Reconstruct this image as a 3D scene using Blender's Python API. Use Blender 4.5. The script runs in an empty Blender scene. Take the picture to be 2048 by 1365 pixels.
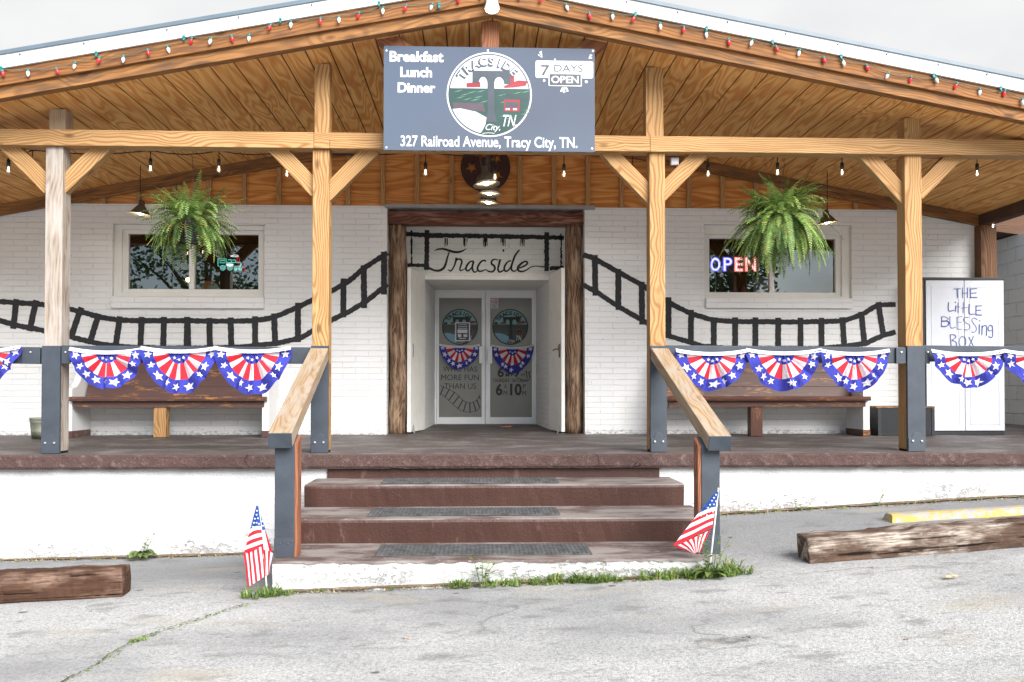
import bpy, bmesh, math, random
from mathutils import Vector, Matrix, noise as mnoise
R = math.radians
rnd = random.Random(7)
S = bpy.context.scene
COL = S.collection

# ------------------------------------------------------------------ camera
F = 1800.0                      # focal length in pixels of the 2048 px wide photograph
YAW = math.atan(69 / F); PIT = R(1.0); SY = 64.0
CZ = 0.56                       # eye height above the porch floor edge (z = 0)
cam_d = bpy.data.cameras.new('camera'); cam = bpy.data.objects.new('camera', cam_d); COL.objects.link(cam)
cam_d.sensor_width = 36; cam_d.lens = 36 * F / 2048; cam_d.shift_y = SY / 2048; cam_d.clip_start = 0.05; cam_d.clip_end = 2000
fw = Vector((math.sin(YAW) * math.cos(PIT), math.cos(YAW) * math.cos(PIT), math.sin(PIT)))
rt = Vector((math.cos(YAW), -math.sin(YAW), 0)); up = rt.cross(fw)
cam.matrix_world = Matrix(((rt.x, up.x, -fw.x, 0), (rt.y, up.y, -fw.y, 0), (rt.z, up.z, -fw.z, CZ), (0, 0, 0, 1)))
S.camera = cam

# ------------------------------------------------------------------ light
SUN_EL, SUN_AZ = 35.0, 151.0    # azimuth from +Y clockwise: behind the camera, to the right
W = bpy.data.worlds.new('World'); S.world = W; W.use_nodes = True
wt = W.node_tree; wt.nodes.clear()
def wn(t, **k):
    n = wt.nodes.new(t)
    for a, b in k.items(): setattr(n, a, b)
    return n
wo = wn('ShaderNodeOutputWorld'); bg = wn('ShaderNodeBackground')
sky = wn('ShaderNodeTexSky', sky_type='NISHITA', sun_disc=False, sun_elevation=R(SUN_EL), sun_rotation=R(SUN_AZ), dust_density=0.5)
tcw = wn('ShaderNodeTexCoord'); mp = wn('ShaderNodeMapping'); mp.inputs['Scale'].default_value = (1.3, 1.3, 2.6); mp.inputs['Location'].default_value = (0.35, 0.1, 0.2)
nz = wn('ShaderNodeTexNoise'); nz.inputs['Scale'].default_value = 1.7; nz.inputs['Detail'].default_value = 6; nz.inputs['Roughness'].default_value = 0.55
rmp = wn('ShaderNodeValToRGB'); rmp.color_ramp.elements[0].position = 0.44; rmp.color_ramp.elements[1].position = 0.58
rmp.color_ramp.elements[0].color = (0.25, 0.25, 0.25, 1)
nz2 = wn('ShaderNodeTexNoise'); nz2.inputs['Scale'].default_value = 5.0; nz2.inputs['Detail'].default_value = 7
rm2 = wn('ShaderNodeValToRGB'); rm2.color_ramp.elements[0].position = 0.3; rm2.color_ramp.elements[1].position = 0.62
rm2.color_ramp.elements[0].color = (3.4, 3.42, 3.48, 1); rm2.color_ramp.elements[1].color = (3.75, 3.76, 3.78, 1)
mx = wn('ShaderNodeMix', data_type='RGBA')
L = wt.links.new
L(tcw.outputs['Generated'], mp.inputs[0]); L(mp.outputs[0], nz.inputs['Vector']); L(mp.outputs[0], nz2.inputs['Vector'])
L(nz.outputs['Fac'], rmp.inputs[0]); L(nz2.outputs['Fac'], rm2.inputs[0])
spw = wn('ShaderNodeSeparateXYZ'); L(tcw.outputs['Generated'], spw.inputs[0])        # the sky is overcast beyond the building, broken behind the viewer
ov = wn('ShaderNodeMapRange'); ov.inputs['From Min'].default_value = -0.3; ov.inputs['From Max'].default_value = 0.3; L(spw.outputs[1], ov.inputs[0])
mxm = wn('ShaderNodeMath', operation='MAXIMUM'); L(rmp.outputs[0], mxm.inputs[0]); L(ov.outputs[0], mxm.inputs[1]); clr = wn('ShaderNodeVectorMath', operation='DISTANCE'); L(tcw.outputs['Generated'], clr.inputs[0]); clr.inputs[1].default_value = (-0.13, -0.94, 0.31)   # a clearing in the cloud behind the viewer
cl2 = wn('ShaderNodeMath', operation='MULTIPLY_ADD'); L(nz2.outputs['Fac'], cl2.inputs[0]); cl2.inputs[1].default_value = -0.22; L(clr.outputs['Value'], cl2.inputs[2])
cl3 = wn('ShaderNodeMapRange'); cl3.inputs['From Min'].default_value = -0.02; cl3.inputs['From Max'].default_value = 0.10; L(cl2.outputs[0], cl3.inputs[0])
cl4 = wn('ShaderNodeMath', operation='MULTIPLY'); L(mxm.outputs[0], cl4.inputs[0]); L(cl3.outputs[0], cl4.inputs[1]); L(cl4.outputs[0], mx.inputs['Factor']); L(sky.outputs[0], mx.inputs['A']); L(rm2.outputs[0], mx.inputs['B'])
L(mx.outputs['Result'], bg.inputs['Color']); bg.inputs['Strength'].default_value = 0.10; L(bg.outputs[0], wo.inputs[0])
sl = bpy.data.lights.new('sun', 'SUN'); sl.energy = 3.5; sl.angle = R(46); sl.color = (1.0, 0.975, 0.94)
so = bpy.data.objects.new('sun', sl); COL.objects.link(so)
sd = Vector((math.sin(R(SUN_AZ)) * math.cos(R(SUN_EL)), math.cos(R(SUN_AZ)) * math.cos(R(SUN_EL)), math.sin(R(SUN_EL))))
so.rotation_euler = sd.to_track_quat('Z', 'Y').to_euler(); so.location = (3, -6, 9)
S.view_settings.view_transform = 'Standard'; S.view_settings.look = 'None'; S.view_settings.gamma = 1
S.view_settings.exposure = 1.3
S.render.engine = 'CYCLES'
S.cycles.use_denoising = True
S.cycles.max_bounces = 8; S.cycles.diffuse_bounces = 5; S.cycles.transparent_max_bounces = 16
S.cycles.sample_clamp_indirect = 8

def at(px, py, Y):
    """world point at depth plane Y seen at photograph pixel (px, py): used to measure sizes off the photograph"""
    d = fw + rt * ((px - 1024) / F) + up * ((682.5 + SY - py) / F)
    t = Y / d.y
    return Vector((d.x * t, Y, CZ + d.z * t))
def atz(px, py, z):
    d = fw + rt * ((px - 1024) / F) + up * ((682.5 + SY - py) / F)
    t = (z - CZ) / d.z
    return Vector((d.x * t, d.y * t, z))
def deckz(Y): return 0.01 * (Y - 7.72)

# ------------------------------------------------------------------ materials
class NT:
    def __init__(s, name):
        s.m = bpy.data.materials.new(name); s.m.use_nodes = True
        s.t = s.m.node_tree; s.b = s.t.nodes['Principled BSDF']; s.out = s.t.nodes['Material Output']
    def n(s, typ, ins=None, **a):
        nd = s.t.nodes.new('ShaderNode' + typ)
        for k, v in a.items(): setattr(nd, k, v)
        for k, v in (ins or {}).items(): s.set(nd.inputs[k], v)
        return nd
    def set(s, sock, v):
        if isinstance(v, bpy.types.NodeSocket): s.t.links.new(v, sock)
        else: sock.default_value = v
    def M(s, op, a, b=0.0, c=0.0):
        nd = s.n('Math', operation=op); s.set(nd.inputs[0], a); s.set(nd.inputs[1], b); s.set(nd.inputs[2], c); return nd.outputs[0]
    def mix(s, f, a, b, bt='MIX'):
        nd = s.n('Mix', data_type='RGBA', blend_type=bt); s.set(nd.inputs['Factor'], f)
        s.set(nd.inputs['A'], c4(a)); s.set(nd.inputs['B'], c4(b)); return nd.outputs['Result']
    def ramp(s, f, *stops):
        nd = s.n('ValToRGB'); s.set(nd.inputs[0], f); cr = nd.color_ramp
        while len(cr.elements) < len(stops): cr.elements.new(0.5)
        for e, (p, c) in zip(cr.elements, stops):
            e.position = p; e.color = (c, c, c, 1) if isinstance(c, (int, float)) else c4(c)
        return nd.outputs[0]
    def obj(s, scale=(1, 1, 1), src='Object'):
        tc = s.n('TexCoord'); return s.n('Mapping', {'Vector': tc.outputs[src], 'Scale': scale}).outputs[0]
    def noise(s, vec, scale, detail=3, rough=0.55, dist=0.0):
        return s.n('TexNoise', {'Vector': vec, 'Scale': scale, 'Detail': detail, 'Roughness': rough, 'Distortion': dist}).outputs['Fac']
    def bump(s, h, strength=0.3, dist=0.01):
        s.set(s.b.inputs['Normal'], s.n('Bump', {'Height': h, 'Strength': strength, 'Distance': dist}).outputs[0])
    def base(s, c, rough=0.7, spec=0.35):
        s.set(s.b.inputs['Base Color'], c4(c)); s.set(s.b.inputs['Roughness'], rough); s.b.inputs['Specular IOR Level'].default_value = spec
        return s
def c4(c):
    if isinstance(c, (tuple, list)) and len(c) == 3: return (*c, 1.0)
    return c

def plain(name, c, rough=0.6, spec=0.4, var=0.12, scale=6.0, metal=0.0, bump=0.0):
    m = NT(name); v = m.obj(); f = m.noise(v, scale, 4)
    lo = tuple(x * (1 - var) for x in c); hi = tuple(min(1, x * (1 + var)) for x in c)
    m.base(m.ramp(f, (0.3, lo), (0.7, hi)), rough, spec); m.b.inputs['Metallic'].default_value = metal
    if bump: m.bump(m.noise(v, scale * 8, 4), bump, 0.004)
    return m.m

def emit(name, c, strength):
    m = NT(name); m.base(c, 0.5); m.b.inputs['Emission Color'].default_value = c4(c); m.b.inputs['Emission Strength'].default_value = strength
    return m.m

def wood(name, lo, hi, ring=0.018, fine=0.35, rough=0.72, weather=None, wamt=0.5, knots=True, contrast=1.0, chips=None):
    """solid sawn timber: growth rings cut by the faces, grain along local X"""
    m = NT(name); tc = m.n('TexCoord'); oi = m.n('ObjectInfo'); rd = oi.outputs['Random']
    sp = m.n('SeparateXYZ', {0: tc.outputs['Object']})
    x = m.M('ADD', sp.outputs[0], m.M('MULTIPLY', rd, 61.0))
    y = m.M('ADD', sp.outputs[1], m.M('MULTIPLY', m.M('SUBTRACT', rd, 0.5), 0.17))
    z = m.M('ADD', sp.outputs[2], m.M('ADD', 0.055, m.M('MULTIPLY', rd, 0.05)))
    lowv = m.n('CombineXYZ', {0: m.M('MULTIPLY', x, 0.75), 1: m.M('MULTIPLY', y, 2.0), 2: m.M('MULTIPLY', z, 2.0)}).outputs[0]
    d = m.M('MULTIPLY', m.M('SUBTRACT', m.noise(lowv, 1.6, 2, 0.45), 0.5), 0.17)
    r = m.M('ADD', m.M('SQRT', m.M('ADD', m.M('MULTIPLY', y, y), m.M('MULTIPLY', z, z))), d)
    kf = None
    if knots:
        kv = m.n('CombineXYZ', {0: m.M('MULTIPLY', x, 2.1), 1: m.M('MULTIPLY', y, 5.0), 2: m.M('MULTIPLY', z, 5.0)}).outputs[0]
        kd = m.n('TexVoronoi', {'Vector': kv, 'Scale': 1.0}).outputs['Distance']
        kf = m.ramp(kd, (0.07, 1.0), (0.14, 0.0))
        r = m.M('ADD', r, m.M('MULTIPLY', m.ramp(kd, (0.0, 1.0), (0.42, 0.0)), 0.045))
    s = m.M('SINE', m.M('MULTIPLY', r, 2 * math.pi / ring))
    g = m.ramp(m.M('MULTIPLY_ADD', s, 0.5, 0.5), (0.35, 0.0), (0.97, 0.95 * contrast))
    fv = m.n('CombineXYZ', {0: m.M('MULTIPLY', x, 3.0), 1: m.M('MULTIPLY', y, 150.0), 2: m.M('MULTIPLY', z, 150.0)}).outputs[0]
    fn = m.noise(fv, 1.0, 3)
    col = m.mix(g, hi, lo)
    blot = m.noise(m.n('CombineXYZ', {0: x, 1: m.M('MULTIPLY', y, 6.0), 2: m.M('MULTIPLY', z, 6.0)}).outputs[0], 2.0, 4)
    col = m.mix(m.M('MULTIPLY', m.ramp(fn, (0.35, 1.0), (0.65, 0.0)), fine), col, tuple(c * 0.55 for c in lo))
    col = m.mix(m.ramp(blot, (0.35, 0.35), (0.6, 0.0)), col, tuple(c * 0.8 for c in lo))
    if weather is not None:
        wv = m.n('CombineXYZ', {0: m.M('MULTIPLY', x, 2.0), 1: m.M('MULTIPLY', y, 14.0), 2: m.M('MULTIPLY', z, 14.0)}).outputs[0]
        wf = m.ramp(m.noise(wv, 1.5, 5), (0.62 - 0.4 * wamt, 0.0), (0.85 - 0.4 * wamt, 1.0))
        col = m.mix(m.M('MULTIPLY', wf, 0.9), col, weather)
    if kf is not None: col = m.mix(m.M('MULTIPLY', kf, 0.75), col, tuple(c * 0.32 for c in lo))
    if chips is not None:
        cv = m.n('CombineXYZ', {0: m.M('MULTIPLY', x, 2.2), 1: m.M('MULTIPLY', y, 9.0), 2: m.M('MULTIPLY', z, 9.0)}).outputs[0]
        cn = m.M('MULTIPLY', m.ramp(m.noise(cv, 1.2, 2), (0.52, 0.0), (0.66, 1.0)), m.ramp(m.noise(cv, 7.0, 6, 0.7), (0.50, 0.0), (0.55, 1.0)))
        col = m.mix(cn, col, chips)
    m.base(col, rough, 0.3)
    m.bump(m.M('ADD', m.M('MULTIPLY', g, -0.4), fn), 0.35, 0.003)
    return m.m

def ply(name, lo, hi, sx=0.55, sy=3.2, lines=11.0, rough=0.75):
    """rotary-cut plywood: contour-like grain running along local X"""
    m = NT(name); v = m.obj((sx, sy, sy))
    n1 = m.noise(v, 1.0, 2, 0.5, 0.4)
    s = m.M('SINE', m.M('MULTIPLY', n1, lines * 6.283))
    g = m.ramp(m.M('MULTIPLY_ADD', s, 0.5, 0.5), (0.15, 0.0), (1.0, 1.0))
    fn = m.noise(m.obj((3.0, 110, 110)), 1.0, 3)
    pt = m.noise(m.obj((0.4, 1.0, 1.0)), 2.3, 3)
    col = m.mix(g, hi, lo)
    col = m.mix(m.M('MULTIPLY', m.ramp(fn, (0.35, 1.0), (0.65, 0.0)), 0.4), col, tuple(c * 0.6 for c in lo))
    col = m.mix(m.ramp(pt, (0.35, 0.30), (0.65, 0.0)), col, tuple(c * 0.62 for c in lo))
    m.base(col, rough, 0.25); m.bump(m.M('ADD', fn, m.M('MULTIPLY', g, -0.6)), 0.4, 0.003)
    return m.m

def brick(name, c=(0.80, 0.80, 0.795), axis='xz', dirt=0.27, grime=0.0):
    m = NT(name); tc = m.n('TexCoord'); sp = m.n('SeparateXYZ', {0: tc.outputs['Object']})
    u = sp.outputs[0] if axis == 'xz' else sp.outputs[1]
    jit = m.M('MULTIPLY', m.M('SUBTRACT', m.noise(m.obj(), 9.0, 2), 0.5), 0.010)
    v = m.n('CombineXYZ', {0: m.M('ADD', u, jit), 1: m.M('ADD', sp.outputs[2], jit), 2: 0.0}).outputs[0]
    br = m.n('TexBrick', {'Vector': v, 'Scale': 1.0, 'Mortar Size': 0.0055, 'Mortar Smooth': 0.8, 'Brick Width': 0.30, 'Row Height': 0.0668,
                          'Color1': (1, 1, 1, 1), 'Color2': (0.86, 0.86, 0.86, 1), 'Mortar': (0, 0, 0, 1), 'Bias': 0.0}, offset=0.5)
    mort = br.outputs['Fac']
    rough_n = m.noise(m.obj((0.8, 1, 2.6)), 34.0, 5, 0.7)
    blot = m.noise(m.obj(), 2.5, 4)
    vis = m.ramp(m.noise(m.obj((0.6, 1, 9)), 5.0, 5, 0.6), (0.44, 0.05), (0.66, 1.0))       # paint fills many joints
    col = m.mix(m.ramp(blot, (0.3, 0.16), (0.7, 0.0)), c, tuple(x * 0.8 for x in c))
    col = m.mix(m.M('MULTIPLY', m.M('MULTIPLY', mort, vis), dirt), col, (0.26, 0.25, 0.235))
    pits = m.ramp(m.noise(m.obj((1, 1, 1.6)), 30.0, 2, 0.4), (0.22, 1.0), (0.26, 0.0))
    col = m.mix(m.M('MULTIPLY', pits, 0.6), col, (0.18, 0.16, 0.15))
    foot = m.ramp(m.M('ADD', m.M('MULTIPLY', sp.outputs[2], 3.0), m.M('MULTIPLY', m.M('SUBTRACT', m.noise(m.obj((1, 1, 2)), 22.0, 5, 0.7), 0.5), 0.9)), (0.04, 1.0), (0.20, 0.0))
    col = m.mix(m.M('MULTIPLY', foot, grime), col, (0.16, 0.13, 0.12))
    m.base(col, 0.55, 0.4)
    h = m.M('ADD', m.M('MULTIPLY', mort, -1.0), m.M('MULTIPLY', rough_n, 0.55))
    m.bump(h, 0.6, 0.008)
    return m.m

def rough_paint(name, c, worn=None, wornamt=0.5, scale=5.0, bump=0.5, rough=0.75, cracks=None, streak=(1, 1, 1), specks=None, grime=None):
    m = NT(name); v = m.obj(streak); n1 = m.noise(v, scale, 6, 0.62); n2 = m.noise(m.obj(), scale * 9, 4, 0.6)
    col = m.mix(m.ramp(m.noise(m.obj(), scale * 0.5, 4), (0.3, 0.0), (0.7, 1.0)), tuple(x * 0.82 for x in c), c)
    if worn is not None: col = m.mix(m.ramp(n1, (0.70 - 0.35 * wornamt, 0.0), (0.86 - 0.35 * wornamt, 0.85)), col, worn)
    if specks is not None: col = m.mix(m.ramp(m.noise(m.obj((1, 1, 1.4)), scale * 7, 3, 0.5), (0.64, 0.0), (0.68, 0.8)), col, specks)
    hh = m.M('ADD', m.M('MULTIPLY', n1, 1.2), m.M('MULTIPLY', n2, 0.5))
    if grime is not None:      # splashed soil and lost paint along the foot of the wall
        ab = m.n('Attribute', attribute_name='above').outputs['Fac']
        gn = m.noise(m.obj((1, 1, 1.5)), 16.0, 6, 0.7)
        gm = m.ramp(m.M('ADD', m.M('MULTIPLY', ab, 2.6), m.M('MULTIPLY', m.M('SUBTRACT', gn, 0.5), 2.6)), (-0.02, 1.0), (0.14, 0.0))
        gm = m.M('MULTIPLY', gm, m.ramp(m.noise(m.obj(), 1.6, 3), (0.40, 0.15), (0.62, 1.0))); col = m.mix(m.M('MULTIPLY', gm, 0.6), col, grime); hh = m.M('SUBTRACT', hh, m.M('MULTIPLY', gm, 0.5))
    if cracks is not None:
        wv = m.n('Mapping', {'Vector': v, 'Scale': (1, 1, 1)}).outputs[0]
        dn = m.n('TexNoise', {'Vector': v, 'Scale': 5.0, 'Detail': 5}).outputs['Color']
        av = m.n('VectorMath', {0: wv, 1: m.n('VectorMath', {0: dn, 1: (0.35, 0.35, 0.35)}, operation='MULTIPLY').outputs[0]}, operation='ADD').outputs[0]
        vo = m.n('TexVoronoi', {'Vector': av, 'Scale': 1.5}, feature='DISTANCE_TO_EDGE').outputs['Distance']
        cf = m.M('MULTIPLY', m.ramp(vo, (0.0, 1.0), (0.008, 0.0)), m.ramp(m.noise(m.obj(), 1.3, 3), (0.54, 0.0), (0.64, 1.0)))
        col = m.mix(m.M('MULTIPLY', cf, 0.8), col, cracks); hh = m.M('SUBTRACT', hh, cf)
    m.base(col, rough, 0.3); m.bump(hh, bump, 0.016)
    return m.m

def glass(name, tint=(1, 1, 1), refl=0.10, rough=0.01):
    m = NT(name); t = m.t
    tr = m.n('BsdfTransparent', {'Color': c4(tint)}); gl = m.n('BsdfGlossy', {'Color': (1, 1, 1, 1), 'Roughness': rough})
    fr = m.n('Fresnel', {'IOR': 1.5}); f = m.M('ADD', fr.outputs[0], refl - 0.04)
    ms = m.n('MixShader', {0: f, 1: tr.outputs[0], 2: gl.outputs[0]}); t.links.new(ms.outputs[0], m.out.inputs[0])
    return m.m

def asphalt():
    m = NT('weathered_asphalt'); v = m.obj()
    g1 = m.noise(v, 62.0, 4, 0.8); g2 = m.noise(v, 230.0, 2, 0.6)
    vo = m.n('TexVoronoi', {'Vector': v, 'Scale': 70.0}).outputs['Color']
    vo1 = m.n('SeparateXYZ', {0: vo}).outputs[0]
    big = m.noise(m.obj((0.5, 0.9, 1)), 1.1, 5, 0.55); mid = m.noise(m.obj((0.7, 1.3, 1)), 4.0, 5, 0.6)
    col = m.ramp(g1, (0.25, (0.13, 0.13, 0.13)), (0.48, (0.48, 0.477, 0.465)), (0.70, (0.70, 0.695, 0.67)))
    col = m.mix(m.M('MULTIPLY', m.ramp(vo1, (0.62, 0.0), (0.95, 1.0)), 0.35), col, (0.55, 0.54, 0.52))
    col = m.mix(m.ramp(g2, (0.36, 0.7), (0.47, 0.0)), col, (0.12, 0.12, 0.12)); g3 = m.noise(v, 26.0, 5, 0.75); col = m.mix(m.ramp(g3, (0.34, 0.5), (0.46, 0.0)), col, (0.17, 0.17, 0.17))
    sp = m.n('SeparateXYZ', {0: m.n('TexCoord').outputs['Object']})
    near_wall = m.ramp(m.M('ADD', m.M('MULTIPLY', sp.outputs[1], 0.1), m.M('MULTIPLY', m.M('SUBTRACT', mid, 0.5), 0.16)), (0.56, 0.0), (0.66, 1.0))
    col = m.mix(m.M('MULTIPLY', near_wall, 0.62), col, (0.15, 0.155, 0.165))                                      # darker strip by the wall
    col = m.mix(m.ramp(big, (0.34, 0.6), (0.54, 0.0)), col, (0.20, 0.20, 0.205))
    col = m.mix(m.ramp(mid, (0.32, 0.6), (0.44, 0.0)), col, (0.17, 0.165, 0.155))
    tan = m.noise(m.obj((0.6, 1.4, 1)), 1.7, 3); col = m.mix(m.ramp(tan, (0.58, 0.0), (0.70, 0.5)), col, (0.38, 0.33, 0.24))
    spot = m.n('TexVoronoi', {'Vector': m.n('Mapping', {'Vector': v, 'Scale': (1.0, 1.5, 1)}).outputs[0], 'Scale': 2.3, 'Randomness': 1.0})
    sd_ = m.M('ADD', spot.outputs['Distance'], m.M('MULTIPLY', m.M('SUBTRACT', m.noise(v, 22.0, 3), 0.5), 0.10))
    keep = m.ramp(m.n('SeparateXYZ', {0: spot.outputs['Color']}).outputs[0], (0.55, 0.0), (0.56, 1.0))
    col = m.mix(m.M('MULTIPLY', m.M('MULTIPLY', m.ramp(sd_, (0.05, 1.0), (0.085, 0.0)), keep), 0.9), col, (0.10, 0.095, 0.09))   # oil and gum spots
    dn = m.n('TexNoise', {'Vector': v, 'Scale': 2.5, 'Detail': 6}).outputs['Color']
    av = m.n('VectorMath', {0: m.n('Mapping', {'Vector': v, 'Scale': (0.55, 1.0, 1)}).outputs[0], 1: m.n('VectorMath', {0: dn, 1: (0.5, 0.5, 0.0)}, operation='MULTIPLY').outputs[0]}, operation='ADD').outputs[0]
    ve = m.n('TexVoronoi', {'Vector': av, 'Scale': 0.8}, feature='DISTANCE_TO_EDGE').outputs['Distance']
    ckf = m.M('MULTIPLY', m.ramp(ve, (0.0, 1.0), (0.010, 0.0)), m.ramp(m.noise(v, 0.7, 3), (0.48, 0.0), (0.60, 1.0)))
    col = m.mix(m.M('MULTIPLY', ckf, 0.55), col, (0.10, 0.10, 0.095))
    m.base(col, 0.9, 0.2)
    m.bump(m.M('ADD', g1, m.M('MULTIPLY', vo1, 0.5)), 0.8, 0.012)
    return m.m

def leaf(name, a, b, dry=None):
    m = NT(name); g = m.n('NewGeometry'); rp = g.outputs['Random Per Island']
    n1 = m.noise(m.obj(), 7.0, 3)
    col = m.mix(m.ramp(m.M('MULTIPLY_ADD', rp, 0.5, m.M('MULTIPLY', n1, 0.6)), (0.3, 0.0), (0.75, 1.0)), a, b)
    if dry is not None: col = m.mix(m.ramp(rp, (0.955, 0.0), (0.965, 1.0)), col, dry)
    m.base(col, 0.5, 0.35)
    tl = m.n('BsdfTranslucent', {'Color': col}); ms = m.n('MixShader', {0: 0.28, 1: m.b.outputs[0], 2: tl.outputs[0]})
    m.t.links.new(ms.outputs[0], m.out.inputs[0])
    return m.m

PINE = wood('pine_timber', (0.31, 0.15, 0.050), (0.52, 0.32, 0.143))
PINE_W = wood('pine_weathered', (0.28, 0.175, 0.09), (0.43, 0.31, 0.19), weather=(0.36, 0.30, 0.24), wamt=0.5)
PINE_G = wood('pine_silvered', (0.20, 0.15, 0.11), (0.36, 0.295, 0.235), weather=(0.40, 0.355, 0.32), wamt=0.6, contrast=0.9)
CEDAR = wood('stained_fascia', (0.19, 0.075, 0.023), (0.33, 0.145, 0.045), weather=(0.11, 0.05, 0.025), wamt=0.36, ring=0.026)
CEDAR2 = wood('stained_fascia_dark', (0.22, 0.095, 0.032), (0.36, 0.17, 0.058), weather=(0.09, 0.05, 0.028), wamt=0.40, ring=0.024)
REDWOOD = wood('red_brown_timber', (0.20, 0.075, 0.035), (0.34, 0.14, 0.07), ring=0.02)
DARKWOOD = wood('dark_timber', (0.055, 0.030, 0.020), (0.11, 0.062, 0.04), ring=0.02)
LOGWOOD = wood('rough_log', (0.09, 0.05, 0.03), (0.33, 0.20, 0.12), ring=0.02, fine=0.9, weather=(0.44, 0.31, 0.21), wamt=0.42, rough=0.85)
LINTEL = wood('oiled_lintel', (0.10, 0.034, 0.02), (0.27, 0.105, 0.062), ring=0.02, fine=0.85, weather=(0.38, 0.21, 0.15), wamt=0.32)
def tie(name, dark, mid, pale, amt):
    m = NT(name); v = m.obj((1, 1, 1)); st = m.noise(m.obj((2.2, 42, 42)), 1.0, 7, 0.72); st2 = m.noise(m.obj((5, 95, 95)), 1.0, 4, 0.6)
    pt = m.noise(m.obj((1.6, 5, 5)), 1.6, 5, 0.6); ck = m.noise(m.obj((0.9, 30, 30)), 1.3, 3, 0.5)
    col = m.ramp(st, (0.30, dark), (0.62, mid))
    f = m.M('MULTIPLY', m.ramp(pt, (0.66 - amt * 0.4, 0.0), (0.80 - amt * 0.4, 1.0)), m.ramp(st2, (0.36, 0.15), (0.60, 1.0)))
    col = m.mix(f, col, pale)
    col = m.mix(m.ramp(ck, (0.33, 0.95), (0.385, 0.0)), col, tuple(x * 0.25 for x in dark))
    m.base(col, 0.95, 0.15); m.bump(m.M('ADD', m.M('MULTIPLY', st, 1.0), m.M('MULTIPLY', m.ramp(ck, (0.33, -1.0), (0.40, 0.0)), 1.0)), 0.9, 0.014)
    return m.m
SLEEPER = tie('old_railroad_tie', (0.034, 0.019, 0.013), (0.105, 0.053, 0.034), (0.25, 0.165, 0.125), 0.36)
SLEEPER2 = tie('bleached_railroad_tie', (0.042, 0.027, 0.020), (0.135, 0.085, 0.060), (0.46, 0.395, 0.335), 0.48)
CEIL = ply('grooved_ceiling_plywood', (0.68, 0.295, 0.080), (0.90, 0.525, 0.19), 0.6, 4.2, 12.0)
GPLY = ply('gable_plywood', (0.56, 0.20, 0.048), (0.80, 0.38, 0.12), 0.7, 4.5, 9.0)
STUD = wood('gable_stud', (0.36, 0.19, 0.075), (0.52, 0.30, 0.13))
WBRICK = brick('white_painted_brick', grime=0.7); WSILL = brick('white_painted_sill_brick')
WBRICKY = brick('white_painted_brick_return', axis='yz')
WPANEL = brick('cream_painted_block', (0.80, 0.79, 0.75), dirt=0.25)
CREAM = plain('cream_painted_wood', (0.80, 0.785, 0.74), 0.5, var=0.06)
WHITE = plain('white_paint', (0.80, 0.80, 0.79), 0.5, var=0.05)
ALU = plain('white_aluminium', (0.84, 0.855, 0.86), 0.4, 0.5, var=0.04)
VINYL = plain('white_vinyl', (0.74, 0.735, 0.70), 0.35, 0.5, var=0.04)
BLACKPAINT = rough_paint('black_wall_paint', (0.030, 0.030, 0.034), (0.075, 0.075, 0.08), 0.35, 30, 0.5, 0.6)
SLATE = plain('slate_grey_paint', (0.042, 0.052, 0.067), 0.55, 0.4, var=0.22, bump=0.2)
SLATE_D = plain('slate_grey_steel', (0.045, 0.055, 0.072), 0.45, 0.5, var=0.15)
STEEL = plain('galvanised_steel', (0.60, 0.60, 0.60), 0.35, 0.5, metal=0.8)
TRIMW = plain('white_roof_trim', (0.86, 0.86, 0.86), 0.4, 0.4, var=0.03)
ROOFG = plain('blue_grey_roof_metal', (0.11, 0.15, 0.185), 0.4, 0.5, var=0.1)
DARK = plain('dark_interior', (0.010, 0.010, 0.010), 0.9, 0.1)
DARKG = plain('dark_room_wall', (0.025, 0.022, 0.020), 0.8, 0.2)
BROWNPAINT = rough_paint('brown_floor_paint', (0.088, 0.049, 0.043), (0.18, 0.125, 0.115), 0.38, 14, 1.0, 0.65, specks=(0.24, 0.19, 0.175), cracks=(0.04, 0.025, 0.02))
DECKTOP = rough_paint('worn_porch_floor', (0.098, 0.082, 0.077), (0.19, 0.178, 0.17), 0.62, 2.6, 0.3, 0.6, streak=(0.8, 1.3, 1), cracks=(0.04, 0.03, 0.03), specks=(0.23, 0.215, 0.205))
TREAD = rough_paint('worn_step_tread', (0.115, 0.078, 0.068), (0.27, 0.24, 0.225), 0.80, 3.4, 0.4, 0.7, streak=(0.6, 1.4, 1), specks=(0.27, 0.24, 0.22))
RISER = rough_paint('brown_step_riser', (0.064, 0.029, 0.022), (0.18, 0.11, 0.095), 0.22, 7, 0.45, 0.45, streak=(1.2, 1, 0.4))
STUCCO = rough_paint('white_stucco', (0.66, 0.66, 0.66), (0.53, 0.525, 0.515), 0.35, 7, 1.0, 0.7, streak=(0.7, 1, 1.8), specks=(0.50, 0.49, 0.48), grime=(0.25, 0.22, 0.19))
STUCCO2 = rough_paint('white_stucco_chipped', (0.64, 0.64, 0.63), (0.50, 0.49, 0.47), 0.4, 9, 1.0, 0.7, specks=(0.45, 0.42, 0.38), grime=(0.22, 0.20, 0.16))
PEW = wood('brown_painted_pew', (0.098, 0.052, 0.043), (0.115, 0.062, 0.053), ring=0.03, fine=0.10, knots=False, rough=0.4, contrast=0.4, chips=(0.44, 0.21, 0.06))
PEW2 = wood('brown_painted_pew_darker', (0.080, 0.032, 0.023), (0.10, 0.044, 0.032), ring=0.03, fine=0.10, knots=False, rough=0.4, contrast=0.4, chips=(0.35, 0.15, 0.04))
RUBBER = plain('black_rubber', (0.075, 0.075, 0.077), 0.75, 0.3, var=0.4, scale=14)
BLACKPL = plain('black_plastic', (0.018, 0.018, 0.02), 0.4, 0.5)
IRON = plain('dark_bronze_metal', (0.085, 0.070, 0.052), 0.5, 0.4)
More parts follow.
